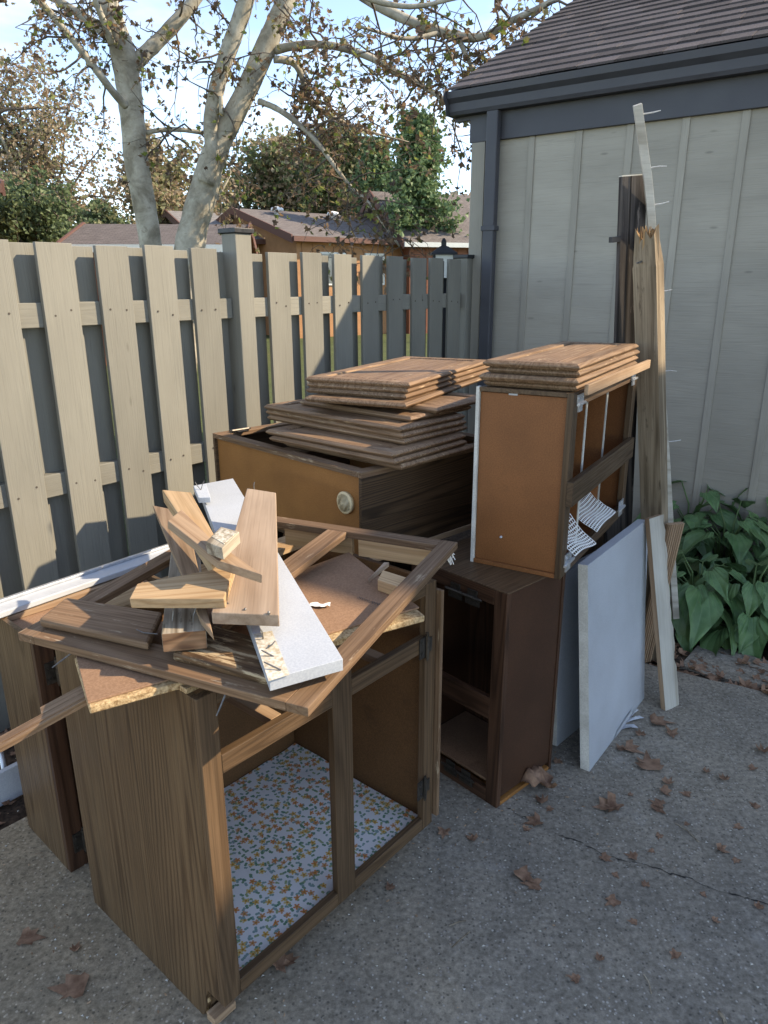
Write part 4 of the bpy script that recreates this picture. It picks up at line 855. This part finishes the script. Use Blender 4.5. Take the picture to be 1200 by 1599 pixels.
# pencil scribble on the hardboard
mb = MB(); p = U(558, 935, .9012)
for k in range(9):
    a = p+V((k*.006, -k*.005, .0008)); mb.tube([a, a+V((.004, .010, 0)), a+V((.008, .0, 0)), a+V((.006, .012, 0))], .0006, 4)
mb.build('pencil_mark', plain('pencil', (.1, .09, .09), .8), hb, MW[hb])
# ================================================================== VEGETATION
LEAF = [(0, 0), (.32, -.10), (.5, .12), (.36, .22), (.42, .55), (.18, .48), (0, .95), (-.18, .48), (-.42, .55), (-.36, .22), (-.5, .12), (-.32, -.10)]
def add_leaf(mb, p, size, rn, mi, n=None, simple=True):
    a = V((rn.gauss(0, 1), rn.gauss(0, 1), rn.gauss(0, .7)-.3)).normalized(); b = a.orthogonal().normalized(); b.rotate(Matrix.Rotation(rn.uniform(0, 6.28), 3, a)); c = a.cross(b)
    if simple:
        k = rn.uniform(.15, .4)*size
        mb.add([p, p+b*size*.5+a*size*.45+c*k, p+a*size, p-b*size*.5+a*size*.45+c*k], [(0, 1, 2), (0, 2, 3)], mi)
    else:
        mb.add([p+(b*x+a*y+c*abs(x)*.5)*size for x, y in LEAF], [(0, 1, 2, 3, 4, 5, 6), (0, 6, 7, 8, 9, 10, 11)], mi)
def wander(p, d, length, n, rn, jit=.25, droop=0.):
    pts = [V(p)]; d = V(d).normalized()
    for i in range(n):
        d = (d+V((rn.gauss(0, jit), rn.gauss(0, jit), rn.gauss(0, jit)-droop))).normalized(); pts.append(pts[-1]+d*(length/n))
    return pts
def smooth_poly(pts, rad, sub=4):
    out = []; ro = []
    for i in range(len(pts)-1):
        p0, p1, p2, p3 = pts[max(i-1, 0)], pts[i], pts[i+1], pts[min(i+2, len(pts)-1)]
        for k in range(sub):
            t = k/sub; out.append(.5*((2*p1)+(p2-p0)*t+(2*p0-5*p1+4*p2-p3)*t*t+(3*p1-p0-3*p2+p3)*t**3)); ro.append(rad[i]+(rad[i+1]-rad[i])*t)
    out.append(pts[-1]); ro.append(rad[-1]); return out, ro
TY = 8.2; PXM = TY/FPX*.71
def limb(pts, Y0=TY, Y1=None):
    Y1 = Y0 if Y1 is None else Y1; n = len(pts)
    P = [at(x, y, Y0+(Y1-Y0)*i/(n-1)) for i, (x, y, w) in enumerate(pts)]; r = [w*.5*PXM for x, y, w in pts]; return smooth_poly(P, r)
syc = thing('sycamore_tree', 'large pale barked sycamore with two trunks behind the fence, sparse brown leaves', 'tree', at(262, 560, TY).to_2d().to_3d()+V((0, 0, -.07)))
def knobby(mb, P, r, n, rn, amp=.06):
    r = [q*(1+rn.uniform(-amp, amp)) for q in r]; mb.tube(P, r, n)
rn = random.Random(21)
T1 = [(268, 640, 62), (250, 480, 54), (238, 400, 46), (230, 345, 46), (222, 300, 47), (212, 245, 47), (208, 195, 47), (202, 145, 47), (194, 90, 50), (180, 40, 40), (168, -5, 36), (158, -70, 32), (150, -160, 24)]
T2 = [(280, 640, 70), (288, 480, 66), (296, 390, 62), (305, 345, 58), (318, 300, 56), (330, 255, 52), (346, 215, 46), (366, 178, 42), (388, 135, 40), (410, 85, 40), (432, 35, 37), (450, -10, 33), (470, -80, 28), (500, -190, 20)]
def trunk(T, lim_parts):
    P, r = limb(T); mb = MB(); knobby(mb, P, r, 18, rn, .03); o = mb.build('trunk', bark, syc, MW[syc], True); return P, r
limbs = []
P1, R1 = trunk(T1, 0); P2, R2 = trunk(T2, 0)
lm_ = [([(322, 285, 34), (331, 245, 29), (329, 195, 27), (336, 150, 29), (348, 105, 29), (364, 60, 30), (380, 15, 30), (392, -30, 28), (410, -120, 22)], 8.1, 8.0),
       ([(197, 165, 15), (178, 145, 14), (140, 95, 13), (100, 45, 12), (62, 0, 12), (25, -50, 10), (-20, -110, 7)], 8.1, 7.4),
       ([(176, 62, 24), (152, 40, 20), (125, 22, 17), (88, -2, 15), (40, -40, 12)], 8.2, 8.8),
       ([(175, 68, 14), (164, 38, 12), (150, 2, 11), (140, -40, 9)], 8.0, 7.7),
       ([(205, 108, 26), (222, 88, 27), (245, 66, 27), (272, 38, 26), (298, 8, 24), (325, -30, 20), (370, -100, 14)], 8.2, 8.5),
       ([(430, 78, 16), (455, 72, 15), (490, 69, 14), (530, 73, 13), (580, 90, 12), (630, 118, 11), (675, 143, 9), (715, 170, 8), (745, 200, 5)], 8.2, 7.6),
       ([(428, 92, 14), (455, 96, 13), (470, 115, 12), (480, 150, 11), (500, 170, 9), (540, 192, 7), (580, 206, 5), (640, 222, 3)], 8.2, 8.6),
       ([(405, 158, 12), (430, 168, 11), (460, 188, 10), (492, 218, 9), (520, 255, 8), (545, 288, 7), (572, 312, 6), (598, 348, 5), (625, 385, 4)], 8.1, 7.3),
       ([(228, 207, 9), (250, 203, 9), (280, 202, 9), (318, 207, 8)], 8.25, 8.4),
       ([(520, -40, 18), (585, 5, 16), (640, 32, 15), (690, 50, 15), (725, 58, 14), (760, 55, 12), (800, 32, 10), (850, 8, 9), (905, -25, 7)], 7.0, 6.6),
       ([(715, 57, 9), (728, 85, 7), (742, 115, 6), (750, 140, 4)], 6.8, 6.6), ([(690, 50, 8), (640, 60, 6), (600, 52, 5), (560, 40, 4)], 6.85, 6.5),
       ([(480, 120, 6), (470, 100, 5), (450, 60, 4), (440, 20, 3)], 8.3, 8.6), ([(500, -60, 12), (560, -10, 9), (640, 10, 7), (720, -5, 5), (800, -15, 4)], 6.4, 6.2),
       ([(346, 180, 10), (345, 150, 8)], 8.0, 8.0), ([(330, 330, 5), (345, 300, 5), (360, 270, 4), (352, 250, 3)], 8.8, 9.2)]
allL = []
for pts, a, b in lm_:
    P, r = limb(pts, a, b); mb = MB(); knobby(mb, P, r, 12, rn, .05); mb.build('limb', bark, syc, MW[syc], True); allL.append((P, r))
allL += [(P1[30:], R1[30:]), (P2[34:], R2[34:])]
tw = MB(); lf = MB()
def twigs(P, r, every, rn, lenb, leaves, size, side=None):
    n = len(P)
    for i in range(max(2, int(n*.25)), n):
        for _ in range(every):
            if rn.random() > .74: continue
            d = V((rn.gauss(0, 1), rn.gauss(0, 1), rn.gauss(-.05, .7))).normalized(); L1 = lenb*rn.uniform(.5, 1.2)
            b1 = wander(P[i], d, L1, 6, rn, .28, .05); tw.tube(b1, [max(.0035, min(r[i]*.5, .012))*(1-.13*k) for k in range(7)], 5, cap=False)
            for k in range(2, 7):
                if rn.random() < .75:
                    d2 = V((rn.gauss(0, 1), rn.gauss(0, 1), rn.gauss(-.25, .6))).normalized(); b2 = wander(b1[k], d2, lenb*rn.uniform(.2, .5), 3, rn, .3, .12); tw.tube(b2, [.004, .003, .0025, .002], 4, cap=False)
                    for q in b2[1:]:
                        for _ in range(rn.randint(0, leaves)):
                            add_leaf(lf, q+V((rn.gauss(0, .035), rn.gauss(0, .035), rn.gauss(-.02, .035))), size*rn.uniform(.6, 1.25), rn, rn.choices((0, 1, 2, 3), (5, 3, 1.2, 3))[0], simple=False)
for j, (P, r) in enumerate(allL):
    twigs(P, r, 2 if j in (5, 6, 7) else 1, rn, .72, 3, .058)
tw.build('twigs', twig_m, syc, MW[syc], True); lf.build('leaves', syc_leaf, syc, MW[syc])
# crowns of the trees farther off
def far_tree(name, label, px, py_top, py_bot, wpx, Y, mats, nleaf, size, rn, dens=1., conifer=False, group='trees beyond the fence', bare=.0):
    base = at(px, 430, Y); base = V((base.x, base.y, -.07)); top = at(px, py_top, Y).z; bot = at(px, py_bot, Y).z; hw = wpx*.5*Y/FPX*1.03
    t = thing(name, label, 'tree', base, 0, group); mb = MB(); H = top-base.z
    tr = wander(base, (0, 0, 1), H*.93, 8, rn, .05); mb.tube(tr, [max(.03, .022*H*(1-.115*k)) for k in range(9)], 9); mb.build('trunk', twig_m if conifer else bark, t, MW[t], True)
    br = MB(); lv = MB(); ends = []
    nb = 46 if conifer else 30
    for k in range(nb):
        if conifer:
            u = k/nb; z = bot+(top-bot)*u; R_ = hw*(1.02-u)*rn.uniform(.6, 1.1); a = rn.uniform(0, 6.28); o = V((base.x, base.y, z)); e = wander(o, (math.cos(a), math.sin(a), rn.uniform(-.05, .3)), R_, 5, rn, .12)
        else:
            i = rn.randint(2, 7); o = tr[i]; a = rn.uniform(0, 6.28); zc = rn.uniform(bot, top); u = (zc-bot)/(top-bot); R_ = hw*math.sqrt(max(.05, 1-(2*u-.9)**2/1.25))*rn.uniform(.55, 1.05)
            tgt = V((base.x+math.cos(a)*R_, base.y+math.sin(a)*R_, zc)); d = tgt-o; e = [o+d*(q/5)+V((rn.gauss(0, .06*d.length/3), rn.gauss(0, .06*d.length/3), rn.gauss(0, .05*d.length/3)+.1*d.length*math.sin(q/5*3.14))) for q in range(6)]
        br.tube(e, [.012*H*.6*(1-.17*q) for q in range(6)], 5, cap=False); ends.append(e)
        for q in range(1, 6):
            for _ in range(3 if not conifer else 2):
                w_ = wander(e[q], V((rn.gauss(0, 1), rn.gauss(0, 1), rn.gauss(.15, .6))), hw*rn.uniform(.12, .34), 4, rn, .3); br.tube(w_, [.018, .014, .01, .008, .006], 4, cap=False); ends.append(w_)
    per = nleaf//len(ends)+1
    for e in ends:
        m = rn.randrange(len(mats))
        for _ in range(per):
            q = e[rn.randint(1, len(e)-1)]; s = hw*.085
            add_leaf(lv, q+V((rn.gauss(0, s), rn.gauss(0, s), rn.gauss(0, s*.8))), size*rn.uniform(.6, 1.3), rn, m if rn.random() < .7 else rn.randrange(len(mats)))
    br.build('branches', twig_m, t, MW[t], True); lv.build('crown', mats, t, MW[t])
    return t
rn = random.Random(33)
far_tree('sycamore_tree', 'hazy brown leaved tree behind the left trunk, thin autumn crown', 95, 95, 385, 240, 26, [far_brown[0], far_brown[2], far_brown[1]], 9500, .125, rn)
far_tree('autumn_tree', 'tan autumn tree low between the two sycamore trunks', 268, 205, 390, 165, 30, far_brown[2:]+far_brown[:1], 9000, .18, rn)
far_tree('autumn_tree', 'wide rust brown tree behind the gabled roofs, centre', 440, 225, 360, 210, 38, far_brown[2:]+far_brown[:1]+far_green[:1], 13000, .22, rn)
far_tree('autumn_tree', 'olive brown tree above the brown roof, between centre tree and pine', 545, 200, 360, 150, 36, far_brown[2:]+far_green, 11000, .2, rn)
far_tree('pine_tree', 'green pine tree left of the building corner', 650, 185, 360, 150, 27, pine_leaf, 12000, .16, rn, conifer=True)
far_tree('pine_tree', 'shorter green pine left of the taller one, behind the roof', 590, 225, 360, 110, 33, pine_leaf, 8000, .18, rn, conifer=True)
far_tree('round_shrub', 'dense dark green shrub tree at the far left above the fence', 62, 285, 420, 150, 19, far_green, 9000, .11, rn)
far_tree('round_shrub', 'small olive shrub beside the low dark roof at left', 160, 320, 420, 90, 22, far_green+far_brown[2:], 5000, .12, rn)
far_tree('pine_tree', 'dark pine peeking over the shingle roof at the top', 985, -60, 40, 120, 22, pine_leaf[:1], 5000, .16, rn, conifer=True)
far_tree('autumn_tree', 'thin tan tree beyond the left edge of the frame', -90, 150, 400, 200, 30, far_brown, 6000, .2, rn)
# hedge mass closing the horizon far behind
hg = MB(); rn = random.Random(5)
for k in range(16000):
    x = rn.uniform(-60, 60); zt_ = 6.0+1.6*math.sin(x*.35)+1.0*math.sin(x*.9+1)+.7*math.sin(x*2.3); add_leaf(hg, V((x, 62+rn.uniform(-2, 2), rn.uniform(0, zt_))), .7*rn.uniform(.6, 1.3), rn, rn.choices((0, 1, 2), (3, 2, 3))[0])
tag(hg.build('distant_wood', [far_brown[0], far_brown[1], far_green[0]], None, I4), 'distant band of autumn woods behind the houses', 'woods', None, 'stuff')
# ------------------------------------------------------------------ houses behind the fence
def house(name, label, corner, a1, len1, len2, eave, ridge, wallm, roofm, windows=(), vents=()):
    """corner: nearest front corner; front wall runs along az a1 for len1; depth runs along az a1-90 for len2; ridge parallel to front"""
    X, Y_ = az(a1), az(a1-90); O = V((corner.x, corner.y, -.07)); t = thing(name, label, 'house', O); M = basis(X, Y_, O); e, r = eave+.07, ridge+.07
    mb = MB(); mb.add([M @ V(v) for v in [(0, 0, 0), (len1, 0, 0), (len1, len2, 0), (0, len2, 0), (0, 0, e), (len1, 0, e), (len1, len2, e), (0, len2, e), (0, len2/2, r), (len1, len2/2, r)]], [(0, 1, 5, 4), (1, 2, 6, 9, 5), (2, 3, 7, 6), (3, 0, 4, 8, 7)])
    mb.build('wall', wallm, t, M)
    mb = MB(); ov = .35; sl_ = (r-e)/(len2/2)
    for y0, y1, z0, z1 in ((-ov, len2/2, e-ov*sl_, r), (len2+ov, len2/2, e-ov*sl_, r)):
        a, b, c, d = (-ov, y0, z0), (len1+ov, y0, z0), (len1+ov, y1, z1), (-ov, y1, z1); up = .14
        mb.add([M @ V(v) for v in (a, b, c, d)]+[M @ V((v[0], v[1], v[2]+up)) for v in (a, b, c, d)], BOXF)
    rf = mb.build('roof', roofm, t, M)
    for x0 in (-ov-.05, len1+ov):
        mb = MB()
        for y0, y1 in ((-ov-.02, len2/2), (len2+ov+.02, len2/2)):
            z0, z1 = e-(ov+.02)*sl_-.06, r-.06; mb.add([M @ V(v) for v in [(x0, y0, z0), (x0+.05, y0, z0), (x0+.05, y1, z1), (x0, y1, z1), (x0, y0, z0+.24), (x0+.05, y0, z0+.24), (x0+.05, y1, z1+.24), (x0, y1, z1+.24)]], BOXF)
        mb.build('rake_board', trim_red, rf, M)
    mb = MB(); mb.box(-ov, len1+ov, -ov-.10, -ov, e-ov*sl_-.02, e-ov*sl_+.13, M); mb.build('gutter', trim_red if wallm == cedar else win_frame, rf, M)
    for (u, w, z0, z1) in windows:
        mb = MB(); mb.box(u-.06, u+w+.06, -.05, .0, z0-.06, z1+.06, M); wf = mb.build('window', win_frame, t, M); mb = MB(); mb.box(u, u+w, -.06, -.04, z0, z1, M); mb.build('pane', glass, wf, M)
        mb = MB(); mb.box(u+w/2-.025, u+w/2+.025, -.066, -.05, z0, z1, M); mb.build('mullion', win_frame, wf, M)
    for (u, v) in vents:
        z = e+v*(len2/2)*sl_+.12; c = M @ V((u, v*len2/2, z)); mb = MB(); mb.tube([c, c+Z*.12, c+Z*.14, c+Z*.24, c+Z*.28], [.1, .1, .24, .2, .05], 12); mb.build('roof_vent', vent_white, rf, Matrix.Translation(c), True)
    n = int(len1/.4)
    for k in range(n):
        mb = MB(); mb.box(k*.4+.19, k*.4+.215, -.02, .0, 0, e-.15, M); mb.build('batten', wallm, t, M)
    return t
house('house', 'orange sided house with brown roof and white roof vents, right of the trunks', at(463, 376, 24), 52, 9.5, 7, 2.98, 3.95, cedar, roof_brown, [(.9, .9, 1.7, 2.6), (2.7, .7, 1.7, 2.6), (4.6, 1.1, 1.7, 2.6), (6.8, .9, 1.7, 2.6)], [(1.0, .8), (3.2, .75), (6.0, .7)])
house('house', 'grey roofed house with white gutter just behind the right sycamore trunk', at(318, 374, 25), 62, 5.2, 7, 3.0, 4.0, cedar, roof_grey, [(3.0, 1.0, 1.7, 2.6)])
house('house', 'low outbuilding with dark shingle roof behind the trunk bases', at(128, 384, 16), 84, 3.0, 3.4, 2.36, 2.80, redwall, roof_dark)
house('house', 'edge of an orange house at the left border above the fence', at(-28, 330, 14)-az(60)*4, 60, 4, 5, 3.25, 3.7, cedar, roof_dark)
house('house', 'reddish gabled house seen through leaves left of the building corner', at(640, 395, 26), 70, 7, 6, 3.0, 4.7, redwall, roof_brown, [(2.0, .9, 1.6, 2.5)])
# lantern on a post beyond the fence
lc = at(693, 402, 6.3); lt = thing('post_lantern', 'black topped white glass lantern beyond the fence by the corner', 'lantern', V((lc.x, lc.y, -.07))); lz = lc.z
mb = MB(); mb.tube([(lc.x, lc.y, -.07), (lc.x, lc.y, lz-.16)], .035, 12); mb.build('lamp_post', black_m, lt, MW[lt], True)
mb = MB(); mb.box(-.075, .075, -.075, .075, lz-.16, lz+.02, Matrix.Translation((lc.x, lc.y, 0))); lg = mb.build('lantern_glass', lamp_glass, lt, MW[lt])
mb = MB()
for a, b in ((-1, -1), (1, -1), (1, 1), (-1, 1)): mb.box(a*.078-.006, a*.078+.006, b*.078-.006, b*.078+.006, lz-.16, lz+.02, Matrix.Translation((lc.x, lc.y, 0)))
mb.build('lantern_frame', black_m, lt, MW[lt]); mb = MB(); mb.tube([(lc.x, lc.y, lz+.02), (lc.x, lc.y, lz+.035), (lc.x, lc.y, lz+.085), (lc.x, lc.y, lz+.09), (lc.x, lc.y, lz+.125), (lc.x, lc.y, lz+.15)], [.15, .145, .05, .028, .028, .012], 4); mb.build('lantern_roof', black_m, lt, MW[lt])
# ------------------------------------------------------------------ hostas
def hostaleaf(L_, W_, curl, rn, n=9, m=8):
    vs = []; fs = []
    for i in range(n+1):
        u = i/n; w = W_*.5*(math.sin(math.pi*min(1, (u*.93+.07))**.62))*(1 if u < .97 else .4)
        if u > .985: w = .002
        for j in range(m+1):
            v = j/m*2-1; x = L_*u-(.10*L_*abs(v)**2 if u < .25 else 0)*(1-u/.25 if u < .25 else 0); y = v*w
            z = -curl*L_*u*u+abs(v)**1.4*w*.32-.010*math.cos(v*9.4*2)*(1-u)*.35+.012*math.sin(u*7+v*3+rn.random())*abs(v); vs.append((x, y, z))
    for i in range(n):
        for j in range(m): k = i*(m+1)+j; fs.append((k, k+m+1, k+m+2, k+1))
    me = mesh(vs, fs, True); me.materials.append(hosta_m); return me
rn = random.Random(17); HL = [hostaleaf(.20, .145, rn.uniform(.25, .6), rn) for _ in range(7)]
stem_m = plain('hosta_stem', (.09, .15, .05), .5, 0, .2)
def hosta(P, label, nl, spread, hgt, rn):
    t = thing('hosta', label, 'plant', P, 0, 'hostas along the wall'); st = MB()
    for k in range(nl):
        a = k*2.4+rn.uniform(-.3, .3); u = (k+.5)/nl; rr = spread*(.25+.85*math.sqrt(u))*rn.uniform(.8, 1.1); z = hgt*(1.02-.80*u)*rn.uniform(.85, 1.12); e = P+V((math.cos(a)*rr*.72, math.sin(a)*rr*.72, z))
        st.tube([P+V((math.cos(a)*.02, math.sin(a)*.02, 0)), P+V((math.cos(a)*rr*.3, math.sin(a)*rr*.3, z*.75)), e], [.006, .005, .003], 6)
        s = rn.uniform(.7, 1.18)*(1.08 if u > .4 else .9); M = Matrix.Translation(e) @ Matrix.Rotation(a, 4, 'Z') @ Matrix.Rotation(R(rn.uniform(-5, 30)+34*u), 4, 'Y') @ Matrix.Rotation(R(rn.uniform(-28, 28)), 4, 'X') @ Matrix.Scale(s, 4)
        link('leaf', HL[rn.randrange(7)], M, t)
    st.build('stems', stem_m, t, MW[t], True)
for (x, y, lab, nl, sp, h) in ((1085, 975, 'hosta nearest the leaning plank, large leaves over the mulch', 34, .30, .34), (1165, 985, 'hosta at the right edge in front, leaves drooping toward the patio', 34, .31, .34), (1130, 905, 'hosta in the middle of the clump behind the front two', 32, .32, .44), (1075, 880, 'hosta against the wall behind the broken post', 26, .30, .46), (1190, 880, 'tall hosta against the wall at the right edge', 30, .33, .56), (1260, 950, 'hosta just beyond the right border of the picture', 20, .3, .36), (1260, 850, 'hosta by the wall beyond the right border', 18, .3, .4)):
    hosta(U(x, y, -.02), lab, nl, sp, h, rn)
# flat grey stone in the bed
sp_ = [U(x, y, -.012) for x, y in ((1062, 1040), (1100, 1052), (1160, 1066), (1215, 1072), (1225, 1040), (1150, 1015), (1090, 1008))]
c = sum(sp_, V((0, 0, 0)))/7; vs = [p-V((0, 0, .03)) for p in sp_]+sp_; fsn = [tuple(range(7, 14))]+[(i, (i+1) % 7, 7+(i+1) % 7, 7+i) for i in range(7)]
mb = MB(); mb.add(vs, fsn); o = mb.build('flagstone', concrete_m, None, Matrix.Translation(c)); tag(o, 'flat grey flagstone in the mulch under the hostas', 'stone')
bmn = bmesh.new(); bmn.from_mesh(o.data); bmesh.ops.recalc_face_normals(bmn, faces=bmn.faces); bmn.to_mesh(o.data); bmn.free()
# ------------------------------------------------------------------ fallen leaves
def dryleaf(rn, sz=1.):
    vs = []; fs = []; cu = rn.uniform(.4, 1.6); tw_ = rn.uniform(-1, 1)
    ring = [(x+rn.uniform(-.06, .06), y+rn.uniform(-.06, .06)) for x, y in LEAF]
    mid = [(0, .15), (0, .45)]
    P = lambda x, y: (x*.085*sz, (y-.4)*.10*sz, .012*sz+(.10*sz)*(cu*(x*x)*.9+.25*cu*abs(y-.4)**1.5+.15*tw_*x*(y-.4)+.05*rn.random()))
    vs = [P(x, y) for x, y in ring]+[P(0, .3)]
    fs = [(i, (i+1) % 12, 12) for i in range(12)]
    z0 = min(v[2] for v in vs); vs = [(x, y, z-z0+.001) for x, y, z in vs]
    me = mesh(vs, fs, True); me.materials.append(dry_leaf); return me
rn = random.Random(29); DL_ = [dryleaf(rn, rn.uniform(.65, 1.1)) for _ in range(12)]
lp = [(1035, 1128, 1), (1012, 1190, 1.2), (990, 1172, 1), (1000, 1145, .8), (945, 1262, .9), (958, 1262, .8), (1045, 1222, .8), (1040, 1240, .7), (1025, 1255, .9), (1030, 1265, .7), (985, 1240, .35), (1070, 1240, .4), (1105, 1205, .5), (1130, 1215, .5), (1175, 1202, .6), (1190, 1172, .9), (832, 1285, .8), (825, 1295, .4), (843, 1250, .6), (858, 1265, .5), (822, 1370, .9), (830, 1382, .6), (948, 1342, .7), (985, 1337, .6), (1017, 1330, .3), (1008, 1380, .5), (963, 1368, .35), (955, 1410, .5), (1053, 1495, .5), (895, 1528, .35), (988, 1440, .3), (1072, 1288, .35), (1130, 1330, .5), (1152, 1292, .35), (1030, 1307, .3), (693, 1303, .6), (608, 1384, .5), (735, 1310, .4), (455, 1500, .8), (440, 1512, .6), (50, 1465, .75), (107, 1545, 1.0), (120, 1480, .35), (1178, 1258, .4), (935, 1495, .3), (870, 1188, .6), (1100, 1398, .3), (1185, 1415, .35), (1050, 1148, .6), (968, 1168, .8), (1120, 1440, .3), (1150, 1345, .3)]
for k, (x, y, s) in enumerate(lp):
    p = U(x, y, .001); M = Matrix.Translation(p) @ Matrix.Rotation(rn.uniform(0, 6.28), 4, 'Z') @ Matrix.Scale(s*.88, 4)
    sz = 'large' if s >= .8 else ('mid-sized' if s >= .5 else 'tiny')
    if x < 200: lab, gr = '%s dry leaf left of the front cabinet' % sz, 'leaves on the left concrete'
    elif x < 800: lab, gr = '%s dry leaf %s' % (sz, 'under the open cabinet front' if x < 620 else 'between the open cabinet and the dark one'), 'leaves by the front cabinet'
    else:
        zone = 'at the foot of the white slab' if y < 1200 and x < 1060 else ('near the right picture edge' if x > 1095 else ('in the litter below the white slab' if y < 1275 and x > 900 else ('near the foot of the dark cabinet' if y < 1300 and x < 900 else ('along the crack' if y < 1400 else 'below the crack'))))
        lab, gr = '%s dry leaf %s' % (sz, zone), 'leaves on the right concrete'
    tag(link('fallen_leaf', DL_[rn.randrange(12)], M), lab, 'leaf', gr)
# big curled leaf by the dark cabinet
mb = MB(); c = U(838, 1228, .0); vs = []; fs = []
for i in range(13):
    for j in range(9):
        u, v = i/12-.5, j/8-.5; vs.append(c+V((u*.10+.01*math.sin(v*9), v*.085, .03+.028*math.cos(u*5+1)*math.cos(v*3)+.012*math.sin(u*14+v*8))))
for i in range(12):
    for j in range(8): k = i*9+j; fs.append((k, k+9, k+10, k+1))
z0 = min(v.z for v in vs); mb.add([v-V((0, 0, z0-.001)) for v in vs], fs); o = mb.build('fallen_leaf', dry_leaf, None, Matrix.Translation(c), True); tag(o, 'large curled brown leaf against the foot of the dark cabinet', 'leaf', None)
# leaf litter in the beds
ll = MB(); rn = random.Random(41)
def litter(n, fn):
    for _ in range(n):
        p = fn(); m = DL_[rn.randrange(12)]; M = Matrix.Translation(p) @ Matrix.Rotation(rn.uniform(0, 6.28), 4, 'Z') @ Matrix.Rotation(rn.uniform(-.5, .5), 4, 'X') @ Matrix.Scale(rn.uniform(.35, .8), 4)
        ll.add([M @ v.co for v in m.vertices], [tuple(pp.vertices) for pp in m.polygons])
litter(430, lambda: e1+ed*rn.uniform(-.6, 2.6)+az(35)*abs(rn.gauss(.02, .12))+V((0, 0, -.015)))
litter(300, lambda: e1+ed*rn.uniform(-.6, 3)+az(35)*rn.uniform(.1, 1.4)+V((0, 0, -.02)))
litter(340, lambda: l0+ld*rn.uniform(-1.2, 1.8)-FN*rn.uniform(.02, .7)+V((0, 0, -.03)))
tag(ll.build('leaf_litter', dry_leaf, None, I4), 'brown leaf litter on the mulch beside the patio', 'leaves', None, 'stuff')
# twigs and straws on the concrete
for k, (x, y, x2, y2, lab) in enumerate(((706, 1480, 734, 1455, 'pale straw lying on the concrete in front of the open cabinet'), (1006, 1522, 1018, 1552, 'thin pale straw on the concrete near the bottom edge'), (1055, 1285, 1092, 1315, 'pale straw on the concrete below the white slab'), (1123, 1580, 1135, 1605, 'grey twig at the bottom edge of the picture'), (702, 1446, 728, 1438, 'short grey twig in front of the open cabinet'), (182, 1580, 205, 1565, 'short dark twig on the concrete bottom left'))):
    a, b = U(x, y, .003), U(x2, y2, .003); mb = MB(); mb.tube([a, (a+b)/2+V((.004, .003, .002)), b], [.0014 if k != 3 else .004]*3, 5); tag(mb.build('twig', grey_wood, None, Matrix.Translation(a)), lab, 'twig', 'twigs on the concrete')

# grit and crumbs on the patio
gm = MB(); rn = random.Random(77)
for k in range(900):
    x, y = rn.uniform(0, 1200), rn.uniform(1150, 1599); p = U(x, y, .0025); r = rn.uniform(.0012, .0042)*(.6 if k % 3 else 1.2)
    a = rn.uniform(0, 6.28); vs = [p+V((math.cos(a+q*2.1)*r*rn.uniform(.5, 1.5), math.sin(a+q*2.1)*r*rn.uniform(.5, 1.5), 0)) for q in range(3)]+[p+V((0, 0, r*.6))]
    gm.add(vs, [(0, 1, 3), (1, 2, 3), (2, 0, 3), (0, 2, 1)], k % 3)
for k in range(260):   # wood crumbs around the cabinets
    c = rn.choice(((-.3, 1.15), (.1, 1.7), (.35, 1.88), (.6, 2.05), (-.9, 1.62))); p = V((c[0]+rn.gauss(0, .16), c[1]+rn.gauss(0, .12), .002)); d = az(rn.uniform(0, 360))*rn.uniform(.003, .012); w = V((-d.y, d.x, 0))*.25
    gm.add([p, p+w+Z*.001, p+d+Z*.002, p+d*.5-w], [(0, 1, 2), (0, 2, 3)], 2)
tag(gm.build('grit', [plain('grit_pale', (.42, .40, .36), .9), plain('grit_dark', (.08, .075, .07), .9), raw_tan], None, I4), 'grit and wood crumbs scattered on the concrete', 'grit', None, 'stuff')
# leaves that look alike are told apart by their order from the left
from collections import defaultdict
dd = defaultdict(list)
for o in COL.objects:
    if o.name.startswith('fallen_leaf'): dd[o['label']].append(o)
nth = ['leftmost', 'second from left', 'third from left', 'fourth from left', 'fifth from left', 'sixth from left', 'seventh from left', 'eighth from left']
for lab, os_ in dd.items():
    if len(os_) > 1:
        def sx(o):
            d = MW[o].translation-CAM; return d.dot(RT2)/d.dot(FWD)
        for k, o in enumerate(sorted(os_, key=sx)): o['label'] = lab+', '+nth[min(k, 7)]
